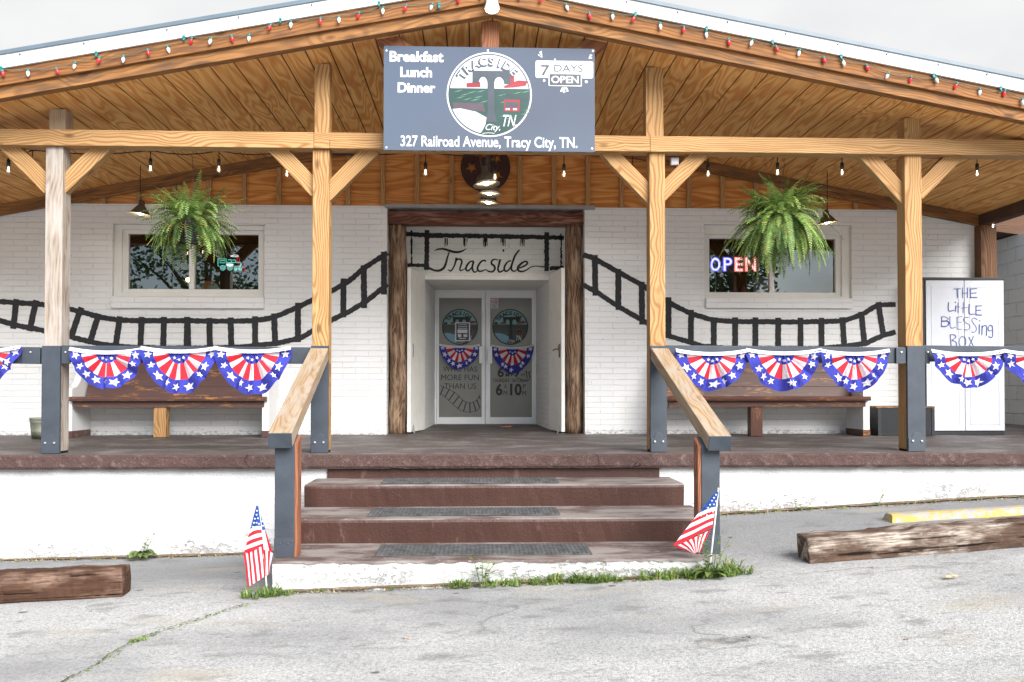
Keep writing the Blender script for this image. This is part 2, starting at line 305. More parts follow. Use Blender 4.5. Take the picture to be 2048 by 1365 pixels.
SHADEIN = plain('cream_enamel', (0.80, 0.74, 0.58), 0.4, 0.4, var=0.03)
FROND = leaf('fern_leaflets', (0.095, 0.19, 0.042), (0.31, 0.44, 0.135), (0.42, 0.22, 0.08))
FROND2 = leaf('young_fern_leaflets', (0.17, 0.29, 0.055), (0.40, 0.52, 0.15), (0.36, 0.18, 0.06))
FROND3 = leaf('shaded_fern_leaflets', (0.030, 0.080, 0.018), (0.11, 0.20, 0.05), (0.36, 0.18, 0.06))
GRASSM = leaf('grass_blades', (0.06, 0.13, 0.022), (0.24, 0.34, 0.08), (0.42, 0.33, 0.15))
WEEDM = leaf('weed_leaves', (0.085, 0.145, 0.035), (0.24, 0.30, 0.09))
DRYM = leaf('dry_grass', (0.22, 0.16, 0.08), (0.42, 0.33, 0.17))
def cloth(name, c, var=0.06):
    m = NT(name); v = m.obj(); f = m.noise(v, 9.0, 4)
    col = m.ramp(f, (0.3, tuple(x * (1 - var) for x in c)), (0.7, tuple(min(1, x * (1 + var)) for x in c)))
    m.base(col, 0.75, 0.15); w1 = m.noise(m.obj((1, 1, 0.45)), 21.0, 3, 0.5, 1.2); w2 = m.noise(m.obj((1, 1, 0.6)), 60.0, 2)
    m.bump(m.M('ADD', w1, m.M('MULTIPLY', w2, 0.25)), 0.75, 0.022)
    tl = m.n('BsdfTranslucent', {'Color': col}); ms = m.n('MixShader', {0: 0.22, 1: m.b.outputs[0], 2: tl.outputs[0]}); m.t.links.new(ms.outputs[0], m.out.inputs[0])
    return m.m
RED = cloth('flag_red', (0.62, 0.028, 0.045))
FWHITE = cloth('flag_white', (0.76, 0.75, 0.78), 0.03)
FBLUE = cloth('flag_blue', (0.048, 0.055, 0.36), 0.16)
USBLUE = cloth('canton_blue', (0.030, 0.085, 0.31), 0.1)
TEALCLIP = plain('teal_plastic', (0.01, 0.20, 0.19), 0.4, 0.5)
WIREG = plain('green_grey_wire', (0.10, 0.13, 0.11), 0.6)
WIREB = plain('black_wire', (0.012, 0.012, 0.012), 0.6)
BULBRED = plain('red_bulb', (0.72, 0.02, 0.04), 0.25, 0.6)
BULBWHITE = plain('frosted_bulb', (0.75, 0.76, 0.78), 0.2, 0.6)
BULBGLASS = glass('clear_bulb_glass', (0.96, 0.93, 0.88), 0.16, 0.02)
FILAMENT = emit('glowing_filament', (1.0, 0.72, 0.42), 6.0)
LAMPGLOW = emit('lit_lamp', (1.0, 0.90, 0.70), 9.0)
ASPH = asphalt()
BLOCKM = brick('grey_concrete_block', (0.52, 0.51, 0.49), axis='yz', dirt=1.0)
for _nd in BLOCKM.node_tree.nodes:
    if _nd.type == 'TEX_BRICK': _nd.inputs['Brick Width'].default_value = 0.4; _nd.inputs['Row Height'].default_value = 0.2; _nd.inputs['Mortar Size'].default_value = 0.013

# ------------------------------------------------------------------ mesh helpers
class MB:
    def __init__(s): s.v = []; s.f = []; s.mi = []
    def add(s, vs, fs, mi=0):
        b = len(s.v); s.v += [Vector(x) for x in vs]; s.f += [tuple(b + i for i in f) for f in fs]; s.mi += [mi] * len(fs); return s
    def box(s, a, b, mi=0, M=None):
        x0, y0, z0 = a; x1, y1, z1 = b
        vs = [Vector(p) for p in ((x0, y0, z0), (x1, y0, z0), (x1, y1, z0), (x0, y1, z0), (x0, y0, z1), (x1, y0, z1), (x1, y1, z1), (x0, y1, z1))]
        if M is not None: vs = [M @ p for p in vs]
        return s.add(vs, [(0, 3, 2, 1), (4, 5, 6, 7), (0, 1, 5, 4), (1, 2, 6, 5), (2, 3, 7, 6), (3, 0, 4, 7)], mi)
    def hexa(s, p, mi=0):     # 4 bottom corners then 4 top corners
        return s.add(p, [(0, 3, 2, 1), (4, 5, 6, 7), (0, 1, 5, 4), (1, 2, 6, 5), (2, 3, 7, 6), (3, 0, 4, 7)], mi)
    def prism(s, poly, y0, y1, mi=0):       # polygon in XZ extruded along Y
        n = len(poly); vs = [(x, y0, z) for x, z in poly] + [(x, y1, z) for x, z in poly]
        fs = [tuple(range(n)), tuple(range(2 * n - 1, n - 1, -1))] + [(i, i + n, (i + 1) % n + n, (i + 1) % n) for i in range(n)]
        return s.add(vs, fs, mi)
    def prismx(s, poly, x0, x1, mi=0):      # polygon in YZ extruded along X
        n = len(poly); vs = [(x0, y, z) for y, z in poly] + [(x1, y, z) for y, z in poly]
        fs = [tuple(range(n)), tuple(range(2 * n - 1, n - 1, -1))] + [(i, i + n, (i + 1) % n + n, (i + 1) % n) for i in range(n)]
        return s.add(vs, fs, mi)
    def tube(s, path, r, n=8, mi=0, cap=True):
        path = [Vector(p) for p in path]; rings = []
        ref = Vector((0, 0, 1))
        for i, p in enumerate(path):
            t = (path[min(i + 1, len(path) - 1)] - path[max(i - 1, 0)]).normalized()
            a = t.cross(ref)
            if a.length < 0.1: a = t.cross(Vector((0, 1, 0)))
            a.normalize(); b = t.cross(a); rr = r[i] if isinstance(r, (list, tuple)) else r
            rings.append([p + a * math.cos(2 * math.pi * k / n) * rr + b * math.sin(2 * math.pi * k / n) * rr for k in range(n)])
        vs = [q for ring in rings for q in ring]; fs = []
        for i in range(len(path) - 1):
            for k in range(n): fs.append((i * n + k, i * n + (k + 1) % n, (i + 1) * n + (k + 1) % n, (i + 1) * n + k))
        if cap: fs += [tuple(range(n - 1, -1, -1)), tuple((len(path) - 1) * n + k for k in range(n))]
        return s.add(vs, fs, mi)
    def lathe(s, prof, n=20, c=(0, 0, 0), mi=0, M=None):     # profile of (r, z)
        vs = []; fs = []
        for r, z in prof:
            for k in range(n):
                p = Vector((r * math.cos(2 * math.pi * k / n), r * math.sin(2 * math.pi * k / n), z))
                vs.append((M @ p if M is not None else p) + Vector(c))
        for i in range(len(prof) - 1):
            for k in range(n): fs.append((i * n + k, i * n + (k + 1) % n, (i + 1) * n + (k + 1) % n, (i + 1) * n + k))
        return s.add(vs, fs, mi)
    def flat(s, pts, y, mi=0):              # flat polygon in XZ facing -Y
        a = sum(pts[i][0] * pts[(i + 1) % len(pts)][1] - pts[(i + 1) % len(pts)][0] * pts[i][1] for i in range(len(pts)))
        if a < 0: pts = pts[::-1]
        return s.add([(x, y, z) for x, z in pts], [tuple(range(len(pts)))], mi)
    def stroke(s, pts, w, y, mi=0, smooth=True, jit=0.0, rg=None):   # brush stroke in XZ
        pts = [Vector((p[0], p[1])) for p in pts]; n0 = len(pts)
        ws = list(w) if isinstance(w, (list, tuple)) else [w] * n0
        if smooth and n0 > 2:
            q = []; qw = []
            for i in range(n0 - 1):
                p0, p1, p2, p3 = pts[max(i - 1, 0)], pts[i], pts[i + 1], pts[min(i + 2, n0 - 1)]
                for k in range(5):
                    t = k / 5
                    q.append(0.5 * ((2 * p1) + (p2 - p0) * t + (2 * p0 - 5 * p1 + 4 * p2 - p3) * t * t + (3 * p1 - p0 - 3 * p2 + p3) * t ** 3)); qw.append(ws[i] * (1 - t) + ws[i + 1] * t)
            pts = q + [pts[-1]]; ws = qw + [ws[-1]]
        elif jit:
            q = []; qw = []
            for i in range(n0 - 1):
                k_ = max(2, int((pts[i + 1] - pts[i]).length / 0.02))
                for k in range(k_): q.append(pts[i].lerp(pts[i + 1], k / k_)); qw.append(ws[i] + (ws[i + 1] - ws[i]) * k / k_)
            pts = q + [pts[-1]]; ws = qw + [ws[-1]]
        vs = []
        for i, p in enumerate(pts):
            t = (pts[min(i + 1, len(pts) - 1)] - pts[max(i - 1, 0)])
            t = t.normalized() if t.length > 1e-9 else Vector((1, 0)); nr = Vector((-t.y, t.x))
            a = ws[i] / 2; b = ws[i] / 2
            if jit: a += (rg or rnd).uniform(-jit, jit); b += (rg or rnd).uniform(-jit, jit)
            u = p + nr * a; l = p - nr * b; vs += [(u.x, y, u.y), (l.x, y, l.y)]
        return s.add(vs, [(2 * i, 2 * i + 1, 2 * i + 3, 2 * i + 2) for i in range(len(pts) - 1)], mi)
    def text(s, body, x0, z0, x1, z1, y, mi=0, bold=0.0, shear=0.0, keep=False):
        """lettering fitted to the rectangle (x0,z0)-(x1,z1) on the plane y, facing -Y"""
        vs, fs = text_geo(body, bold, shear)
        ax, bx = min(v[0] for v in vs), max(v[0] for v in vs); az, bz = min(v[1] for v in vs), max(v[1] for v in vs)
        sx = (x1 - x0) / (bx - ax); sz = (z1 - z0) / (bz - az)
        return s.add([(x0 + (v[0] - ax) * sx, y, z0 + (v[1] - az) * sz) for v in vs], fs, mi)
    def glyph(s, body, size, cx, cz, ang, y, mi=0, bold=0.0, squash=1.0):   # one letter, centred, turned by ang
        vs, fs = text_geo(body, bold, 0.0)
        ax, bx = min(v[0] for v in vs), max(v[0] for v in vs); az, bz = min(v[1] for v in vs), max(v[1] for v in vs)
        k = size / (bz - az); ca, sa = math.cos(ang), math.sin(ang); out = []
        for v in vs:
            px, pz = (v[0] - (ax + bx) / 2) * k * squash, (v[1] - (az + bz) / 2) * k
            out.append((cx + px * ca - pz * sa, y, cz + px * sa + pz * ca))
        return s.add(out, fs, mi)

_tc = {}
def text_geo(body, bold=0.0, shear=0.0):
    key = (body, bold, shear)
    if key not in _tc:
        cu = bpy.data.curves.new('lettering', 'FONT'); cu.body = body; cu.size = 1.0; cu.offset = bold; cu.shear = shear; cu.resolution_u = 4
        ob = bpy.data.objects.new('lettering', cu); COL.objects.link(ob); bpy.context.view_layer.update()
        dg = bpy.context.evaluated_depsgraph_get(); me = bpy.data.meshes.new_from_object(ob.evaluated_get(dg))
        _tc[key] = ([(v.co.x, v.co.y) for v in me.vertices], [tuple(p.vertices) for p in me.polygons])
        bpy.data.objects.remove(ob); bpy.data.curves.remove(cu); bpy.data.meshes.remove(me)
    return _tc[key]

WM = {}
def link(o, parent, Mw):
    COL.objects.link(o)
    if parent is not None:
        o.parent = parent; o.matrix_parent_inverse = Matrix.Identity(4); o.matrix_local = WM[parent.name].inverted() @ Mw
    else: o.matrix_world = Mw
    WM[o.name] = Mw
    return o
def tag(o, label=None, cat=None, group=None, kind=None):
    for k, v in (('label', label), ('category', cat), ('group', group), ('kind', kind)):
        if v: o[k] = v
    return o
def thing(name, loc, label, cat, group=None):
    o = bpy.data.objects.new(name, None); o.empty_display_size = 0.1
    link(o, None, Matrix.Translation(Vector(loc))); return tag(o, label, cat, group)
def build(mb, name, mats, parent=None, bevel=0.0, smooth=False, M=None, label=None):
    """mb holds WORLD coordinates; the object's origin is put at the mesh's own base (or frame M)"""
    mats = mats if isinstance(mats, (list, tuple)) else [mats]
    if M is None:
        xs = [v.x for v in mb.v]; ys = [v.y for v in mb.v]; zs = [v.z for v in mb.v]
        M = Matrix.Translation(((min(xs) + max(xs)) / 2, (min(ys) + max(ys)) / 2, min(zs)))
    inv = M.inverted(); me = bpy.data.meshes.new(name)
    me.from_pydata([inv @ v for v in mb.v], [], mb.f)
    for m in mats: me.materials.append(m)
    if len(mats) > 1: me.polygons.foreach_set('material_index', mb.mi)
    if smooth: me.polygons.foreach_set('use_smooth', [True] * len(me.polygons))
    me.update()
    o = bpy.data.objects.new(name, me); link(o, parent, M)
    if bevel:
        b = o.modifiers.new('edge', 'BEVEL'); b.width = bevel; b.segments = 2; b.limit_method = 'ANGLE'; b.angle_limit = R(40)
    if label: o['label'] = label
    return o
def frame(p0, p1, upv=(0, 0, 1)):
    p0, p1 = Vector(p0), Vector(p1); x = (p1 - p0).normalized(); z = Vector(upv); y = z.cross(x).normalized(); z = x.cross(y)
    return Matrix(((x.x, y.x, z.x, p0.x), (x.y, y.y, z.y, p0.y), (x.z, y.z, z.z, p0.z), (0, 0, 0, 1)))
def bar(name, p0, p1, w, h, mat, parent=None, upv=(0, 0, 1), bevel=0.004, label=None, rough=0.0, seg=0, seed=0):
    """sawn timber from p0 to p1, grain along its own length; w across, h along upv"""
    M = frame(p0, p1, upv); Ln = (Vector(p1) - Vector(p0)).length; mb = MB()
    if seg:
        rg = random.Random(seed); ring = [(-w / 2, -h / 2), (0, -h / 2), (w / 2, -h / 2), (w / 2, 0), (w / 2, h / 2), (0, h / 2), (-w / 2, h / 2), (-w / 2, 0)]
        vs = []
        for i in range(seg + 1):
            for k, (a, b) in enumerate(ring):
                q = Vector((Ln * i / seg * 3, k * 5.1 + seed, 0)); j = rough * mnoise.noise(q * 1.3) * 1.6 + rg.uniform(-rough, rough) * 0.35
                c = 1 - (0.05 if k % 2 == 0 else 0)
                vs.append(M @ Vector((Ln * i / seg + (rg.uniform(-rough, rough) * 0.5 if i in (0, seg) else 0), a * c + j * (1 if a > 0 else -1 if a < 0 else 0.3), b * c + (j if b > 0 else (0 if b < 0 else j * 0.3)))))
        n = len(ring); fs = [(i * n + k, i * n + (k + 1) % n, (i + 1) * n + (k + 1) % n, (i + 1) * n + k) for i in range(seg) for k in range(n)]
        fs += [tuple(range(n - 1, -1, -1)), tuple(seg * n + k for k in range(n))]
        mb.add(vs, fs)
    else: mb.box((0, -w / 2, -h / 2), (Ln, w / 2, h / 2), M=M)
    return build(mb, name, mat, parent, bevel, M=M, label=label)
def xz(px, py, Y): p = at(px, py, Y); return (p.x, p.z)
def pxs(pts, Y): return [xz(a, b, Y) for a, b in pts]
def pw(n, Y): return n * Y / F      # pixels -> metres at depth Y

# ------------------------------------------------------------------ ground
def lerp_tab(t, x):
    if x <= t[0][0]: return t[0][1]
    for (a, u), (b, v) in zip(t, t[1:]):
        if x <= b: return u + (v - u) * (x - a) / (b - a)
    return t[-1][1]
def gz(X, Y):
    w = lerp_tab([(-7, -.95), (-4.1, -.895), (-2, -.855), (2.1, -.535), (4.6, -.40), (8, -.28)], X)
    f = lerp_tab([(-7, -.90), (-3, -.80), (-1.3, -.75), (1.4, -.675), (2.2, -.62), (3.65, -.50), (8, -.35)], X)
    n = lerp_tab([(-7, -.96), (-1.3, -.83), (2, -.74), (8, -.60)], X)
    if Y >= 7.8: return w
    if Y >= 5.8: t = (Y - 5.8) / 2.0; return f + (w - f) * t * t * (3 - 2 * t)
    t = max(0.0, (Y + 1) / 6.8); return n + (f - n) * t
xsg = [-120, -60, -30, -15, -9] + [-7 + i * .25 for i in range(61)] + [10, 15, 30, 60, 120]
ysg = [-120, -60, -30, -15, -8, -4, -2] + [0 + i * .25 for i in range(37)] + [10, 12, 16, 30, 80, 300]
mb = MB(); ng = len(xsg)
vs = [(x, y, gz(x, y) + 0.012 * mnoise.noise(Vector((x * .8, y * .8, 0)))) for y in ysg for x in xsg]
mb.add(vs, [(j * ng + i, j * ng + i + 1, (j + 1) * ng + i + 1, (j + 1) * ng + i) for j in range(len(ysg) - 1) for i in range(ng - 1)])
tag(build(mb, 'ground', ASPH, smooth=True, M=Matrix.Identity(4)), 'cracked pale grey asphalt lot sloping up to the right', 'ground', kind='structure')

# ------------------------------------------------------------------ porch platform and steps
YE = 7.72                                    # porch front edge
XL, XR = -9.0, 9.0
porch = thing('porch_platform', (0, YE, -0.9), 'raised concrete porch with brown painted floor and white stucco base', 'porch')
rg = random.Random(3)
mb = MB(); n_ = 180
def nose(i): return 0.008 * mnoise.noise(Vector((i * .9, 0, 3))) + rg.uniform(-.003, .003)
ring = []
for i in range(n_ + 1):
    x = XL + (XR - XL) * i / n_; a, b = nose(i), nose(i + 500)
    ring.append([(x, YE + .014, 0.0), (x, YE + a, -.014), (x, YE + b, -.10 + .5 * a), (x, YE + .012, -.122 + b), (x, YE + .2, -.122)])
vs = [p for r_ in ring for p in r_]
mb.add(vs, [(i * 5 + k, i * 5 + k + 1, (i + 1) * 5 + k + 1, (i + 1) * 5 + k) for i in range(n_) for k in range(4)])
build(mb, 'slab_edge', BROWNPAINT, porch)
mb = MB(); mb.add([(XL, YE + .014, 0), (XR, YE + .014, 0), (XR, 14, deckz(14)), (XL, 14, deckz(14))], [(0, 1, 2, 3)])
build(mb, 'floor', DECKTOP, porch)
YF = 7.80
mb = MB(); xs = [XL + i * .075 for i in range(241)]; zs = [-1.1 + i * .07 for i in range(15)]
vs = [(x, YF + .010 * mnoise.noise(Vector((x * 2.3, z * 2.3, 1))) + .006 * mnoise.noise(Vector((x * 9, z * 12, 5))) - (.03 * max(0, 1 - (z - gz(x, YF)) / .12) * (.5 + mnoise.noise(Vector((x * 3, 0, 0))))), z) for z in zs for x in xs]
mb.add(vs, [(j * 241 + i, j * 241 + i + 1, (j + 1) * 241 + i + 1, (j + 1) * 241 + i) for j in range(14) for i in range(240)])
def above(o):
    a = o.data.attributes.new('above', 'FLOAT', 'POINT'); Mo = WM[o.name]
    for v, q in zip(o.data.vertices, a.data): p = Mo @ v.co; q.value = p.z - gz(p.x, p.y)
above(build(mb, 'foundation_wall', STUCCO, porch, smooth=True))

stairs = thing('porch_steps', (0.09, 6.6, -0.8), 'brown painted concrete steps with white stucco base below the entrance', 'steps')
def step(name, x0, x1, yf, yb, zt, zb, seed, label=None):
    g = random.Random(seed); n = 60; rows = []
    for i in range(n + 1):
        x = x0 + (x1 - x0) * i / n; a = .006 * mnoise.noise(Vector((i * .5, seed, 0))); e = g.uniform(-.002, .002)
        edge = .03 * max(0, 1 - min(i, n - i) / 1.5)
        rows.append([(x, yb, zt), (x, yf + .022 + edge, zt + a * .4), (x, yf + .006 + e + edge, zt - .008), (x, yf + e + edge, zt - .024), (x, yf + .012 + a + edge, zb)])
    m = MB(); m.add([p for r_ in rows for p in r_], [(i * 5 + k, (i + 1) * 5 + k, (i + 1) * 5 + k + 1, i * 5 + k + 1) for i in range(n) for k in range(4)], 0)
    for k in range(1): m.mi = [0 if (q % 4) < 2 else 1 for q in range(len(m.f))]
    for r_ in (rows[0], rows[-1]): m.add(r_ + [(r_[0][0], yb, zb)], [(0, 1, 2, 3, 4, 5)], 1)
    return build(m, name, [TREAD, RISER], stairs, label=label)
SX = at(985, 1000, 7.2).x
a0, a1 = at(607, 970, 7.2).x, at(1370, 970, 7.2).x
step('step', a0, a1, 7.2, YF, -.208, -.385, 1, 'top step'); step('step', a0 - .0, a1 + .05, 6.53, 7.22, -.38, -.557, 2, 'middle step')
b0, b1 = at(541, 1120, 5.86).x, at(1420, 1120, 5.86).x
m = MB(); m.box((a0 + .09, YF - .022, -.23), (a1 - .09, YF + .02, -.118)); build(m, 'riser', RISER, stairs)
m = MB(); g = random.Random(5); n = 70; rows = []
for i in range(n + 1):
    x = b0 + (b1 - b0) * i / n; e = g.uniform(-.004, .004); rows.append([(x, 6.56, -.554), (x, 5.875, -.554), (x, 5.86 + e, -.566 + e)])
m.add([p for r_ in rows for p in r_], [(i * 3 + k, (i + 1) * 3 + k, (i + 1) * 3 + k + 1, i * 3 + k + 1) for i in range(n) for k in range(2)])
build(m, 'step', TREAD, stairs, label='bottom step, worn to bare concrete')
m = MB(); xs = [b0 + .01 + (b1 - b0 - .02) * i / 90 for i in range(91)]
rows = [[(x, 5.872 + .012 * mnoise.noise(Vector((x * 4, z * 9, 0))) - (.05 * (i_ == 0)), z if i_ else gz(x, 5.85) - .05) for x in xs] for i_, z in enumerate([-.9, -.70, -.66, -.62, -.59, -.562])]
m.add([p for r_ in rows for p in r_], [(j * 91 + i, j * 91 + i + 1, (j + 1) * 91 + i + 1, (j + 1) * 91 + i) for j in range(5) for i in range(90)])
m.box((b0 + .01, 5.9, -.95), (b0 + .06, 7.8, -.56)); m.box((b1 - .06, 5.9, -.95), (b1 - .01, 7.8, -.56))
above(build(m, 'stair_base', STUCCO2, stairs))

def mat_on_step(xa, xb, yf, yb, z, label):
    m = MB(); nx = int((xb - xa) / .03); ny = max(2, int((yb - yf) / .03)); m.box((xa, yf, z), (xb, yb, z + .008))
    for i in range(nx):
        for j in range(ny):
            x = xa + .008 + i * (xb - xa - .01) / nx; y = yf + .008 + j * (yb - yf - .01) / ny; o = .012 * (j % 2)
            m.box((x + o * .4, y, z + .008), (x + .018 + o * .4, y + .012, z + .013))
    return tag(build(m, 'rubber_mat', RUBBER), label, 'step mat', 'rubber mats on the steps')
mat_on_step(at(762, 960, 7.3).x, at(1118, 960, 7.3).x, 7.30, 7.66, -.204, 'black rubber mat on the top step, narrowest of the three')
mat_on_step(at(736, 1025, 6.7).x, at(1120, 1025, 6.7).x, 6.67, 7.05, -.376, 'black rubber mat on the middle step')
mat_on_step(at(752, 1102, 6.1).x, at(1182, 1102, 6.1).x, 6.03, 6.42, -.552, 'black rubber mat on the lowest step, reaching farthest right')

# ------------------------------------------------------------------ building
YW = 10.5; YP = 11.4; YD = 12.9
AX = at(985, 32, 7.5).x                                     # ridge position
PL, PR, PA = at(0, 200, 7.5), at(2048, 245, 7.5), at(985, 32, 7.5)
def rz(X):                                                  # underside of the gable
    return PA.z + ((PL.z - PA.z) / (PL.x - PA.x) if X < AX else (PR.z - PA.z) / (PR.x - PA.x)) * (X - AX)
WX0, WX1 = -7.0, at(1956, 500, YW).x
WTOP = at(1000, 414, YW).z
bld = thing('restaurant_building', (0, YW, 0), 'white painted brick restaurant front with orange plywood gable and recessed entrance', 'building')
def win_rect(x0, y0, x1, y1): a, b = at(x0, y1, YW), at(x1, y0, YW); return (a.x, a.z, b.x, b.z)
WIN = [win_rect(224, 450, 529, 594), win_rect(1409, 451, 1703, 597)]
ENT = (at(773, 800, YW).x, 0.0, at(1170, 800, YW).x, WTOP - .02)
mb = MB(); holes = WIN + [ENT]
xs = sorted(set([WX0, WX1] + [h[0] for h in holes] + [h[2] for h in holes])); zs = sorted(set([0.0, WTOP, WTOP - .02] + [h[1] for h in WIN] + [h[3] for h in WIN]))
for i in range(len(xs) - 1):
    for j in range(len(zs) - 1):
        cx, cz = (xs[i] + xs[i + 1]) / 2, (zs[j] + zs[j + 1]) / 2
        if any(h[0] < cx < h[2] and h[1] < cz < h[3] for h in holes): continue
        k = 4 if i in (0, len(xs) - 2) else 1
        for q in range(k):
            xa, xb = xs[i] + (xs[i + 1] - xs[i]) * q / k, xs[i] + (xs[i + 1] - xs[i]) * (q + 1) / k
            mb.add([(xa, YW, zs[j]), (xb, YW, zs[j]), (xb, YW, min(zs[j + 1], rz(xb) - .02)), (xa, YW, min(zs[j + 1], rz(xa) - .02))], [(0, 1, 2, 3)])
for h in WIN:
    a, b, c, d = h
    mb.add([(a, YW, b), (a, YW, d), (a, YW + .22, d), (a, YW + .22, b)], [(0, 1, 2, 3)]); mb.add([(c, YW, b), (c, YW + .22, b), (c, YW + .22, d), (c, YW, d)], [(0, 1, 2, 3)])
    mb.add([(a, YW, d), (c, YW, d), (c, YW + .22, d), (a, YW + .22, d)], [(0, 1, 2, 3)]); mb.add([(a, YW, b), (a, YW + .22, b), (c, YW + .22, b), (c, YW, b)], [(0, 1, 2, 3)])
build(mb, 'brick_wall', WBRICK, bld)
mb = MB(); mb.add([(WX1, YW, 0), (WX1, YW + 6, 0), (WX1, YW + 6, 2.6), (WX1, YW, 2.6)], [(0, 1, 2, 3)]); build(mb, 'end_wall', WBRICKY, bld)
mb = MB(); a, _, c, _ = ENT
mb.add([(a, YW, 0), (a, YW, WTOP), (a, YP, WTOP), (a, YP, 0)], [(0, 1, 2, 3)]); mb.add([(c, YW, 0), (c, YP, 0), (c, YP, WTOP), (c, YW, WTOP)], [(0, 1, 2, 3)])
mb.add([(a, YW, WTOP), (c, YW, WTOP), (c, YP, WTOP), (a, YP, WTOP)], [(0, 1, 2, 3)])
build(mb, 'entrance_return', WBRICKY, bld)
# wall behind the log surround, with the vestibule opening
va, vb = at(846, 560, YP), at(1101, 560, YP)
mb = MB()
mb.add([(a, YP, 0), (va.x, YP, 0), (va.x, YP, WTOP), (a, YP, WTOP)], [(0, 1, 2, 3)]); mb.add([(vb.x, YP, 0), (c, YP, 0), (c, YP, WTOP), (vb.x, YP, WTOP)], [(0, 1, 2, 3)])
mb.add([(va.x, YP, va.z), (vb.x, YP, va.z), (vb.x, YP, WTOP), (va.x, YP, WTOP)], [(0, 1, 2, 3)])
build(mb, 'lettered_panel', WPANEL, bld)
t0, t1 = at(846, 547, YP), at(1101, 560, YP)
mb = MB(); mb.box((va.x - .05, YP - .03, va.z), (vb.x + .05, YP - .002, t0.z)); mb.box((va.x - .05, YP - .045, t0.z - .03), (vb.x + .05, YP - .031, t0.z))
build(mb, 'entrance_trim', CREAM, bld, 0.003)
d0, d1 = at(869.5, 581, YD), at(1073, 849.5, YD)
mb = MB()
mb.add([(va.x, YP, .03), (va.x, YP, va.z), (d0.x, YD, d0.z), (d0.x, YD, .04)], [(0, 1, 2, 3)]); build(mb, 'vestibule_wall', WBRICKY, bld); mb = MB(); mb.add([(vb.x, YP, .03), (d1.x, YD, .04), (d1.x, YD, d0.z), (vb.x, YP, va.z)], [(0, 1, 2, 3)])
build(mb, 'vestibule_wall', WBRICKY, bld)
mb = MB(); mb.add([(va.x, YP, va.z), (vb.x, YP, va.z), (d1.x, YD, d0.z), (d0.x, YD, d0.z)], [(0, 1, 2, 3)])
mb.box((d0.x - .3, YD + .08, 0), (d1.x + .3, YD + .14, d0.z + .3)); mb.box((d0.x, YD, d0.z - .002), (d1.x, YD + .07, d0.z + .25))
build(mb, 'vestibule_ceiling', CREAM, bld)
# gable
mb = MB(); n = 60; vs = []
for i in range(n + 1):
    x = WX0 + (WX1 - WX0) * i / n; vs += [(x, YW + .015, WTOP - .02), (x, YW + .015, max(WTOP - .02, rz(x) + .03))]
mb.add(vs, [(2 * i, 2 * i + 2, 2 * i + 3, 2 * i + 1) for i in range(n)])
build(mb, 'gable_panel', GPLY, bld, M=Matrix.Translation((0, YW, WTOP)))
stx = at(640 + 770 / 2.926, 380, YW).x; i0 = -12
for i in range(-13, 14):
    x = stx + i * pw(68.4, YW)
    if rz(x) - WTOP > .06: bar('gable_stud', (x, YW - .012, WTOP + .002), (x, YW - .012, rz(x) - .06), .045, .052, STUD, bld, (1, 0, 0), 0.002)
for s in (-1, 1):
    xe = WX0 if s < 0 else WX1
    bar('gable_ledger', (AX, YW - .05, rz(AX) - .045), (xe, YW - .05, rz(xe) - .045), .045, .13, CEDAR2, bld)
fa, fb = at(771, 416, YW), at(1189, 416, YW)
mb = MB(); mb.box((fa.x, YW - .06, WTOP - .028), (fb.x, YW + .01, WTOP + .012)); build(mb, 'flashing', plain('dull_zinc', (0.30, 0.29, 0.29), 0.5), bld)

# windows
def window(h, panes, left):
    x0, z0, x1, z1 = h; Yf = YW + .085
    mb = MB(); gx0, gz0 = xz(panes[0][0], panes[0][3], Yf); gx1, gz1 = xz(panes[1][2], panes[1][1], Yf)
    mid0, mid1 = xz(panes[0][2], 500, Yf)[0], xz(panes[1][0], 500, Yf)[0]
    def ring(a0, b0, a1, b1, c0, e0, c1, e1, yf, yb):
        mb.box((a0, yf, b0), (c0, yb, b1)); mb.box((c1, yf, b0), (a1, yb, b1)); mb.box((c0, yf, b0), (c1, yb, e0)); mb.box((c0, yf, e1), (c1, yb, b1))
    o = .045
    ring(x0 + .001, z0 + .001, x1 - .001, z1 - .001, gx0 - o - .02, gz0 - o, gx1 + o + .02, gz1 + o, YW + .045, YW + .14)
    f = build(mb, 'window', VINYL, bld, 0.004)
    mb = MB(); ring(gx0 - o - .0205, gz0 - o - .0005, gx1 + o + .0205, gz1 + o + .0005, gx0, gz0, gx1, gz1, Yf - .01, Yf + .05); mb.box((mid0, Yf - .015, gz0 - .0004), (mid1, Yf + .045, gz1 + .0004))
    build(mb, 'sash', VINYL, f, 0.003)
    mb = MB(); mb.add([(gx0, Yf + .02, gz0), (mid0, Yf + .02, gz0), (mid0, Yf + .02, gz1), (gx0, Yf + .02, gz1)], [(0, 1, 2, 3)])
    mb.add([(mid1, Yf + .03, gz0), (gx1, Yf + .03, gz0), (gx1, Yf + .03, gz1), (mid1, Yf + .03, gz1)], [(0, 1, 2, 3)])
    build(mb, 'pane', glass('window_glass', (0.62, 0.64, 0.66), 0.14), f)
    mb = MB(); s0, s1 = at(222 if left else 1412, 617, YW - .03), at(528 if left else 1704, 597, YW - .03)
    mb.box((s0.x, YW - .045, s0.z), (s1.x, YW + .04, z0 + .001)); build(mb, 'sill', WSILL, f, 0.006)
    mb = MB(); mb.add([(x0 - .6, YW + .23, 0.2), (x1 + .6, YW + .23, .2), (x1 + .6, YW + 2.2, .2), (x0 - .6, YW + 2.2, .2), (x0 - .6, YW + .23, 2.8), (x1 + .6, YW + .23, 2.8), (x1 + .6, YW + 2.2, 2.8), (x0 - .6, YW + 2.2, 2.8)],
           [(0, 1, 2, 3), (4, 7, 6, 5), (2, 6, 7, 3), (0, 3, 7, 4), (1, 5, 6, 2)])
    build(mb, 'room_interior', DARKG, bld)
    return f
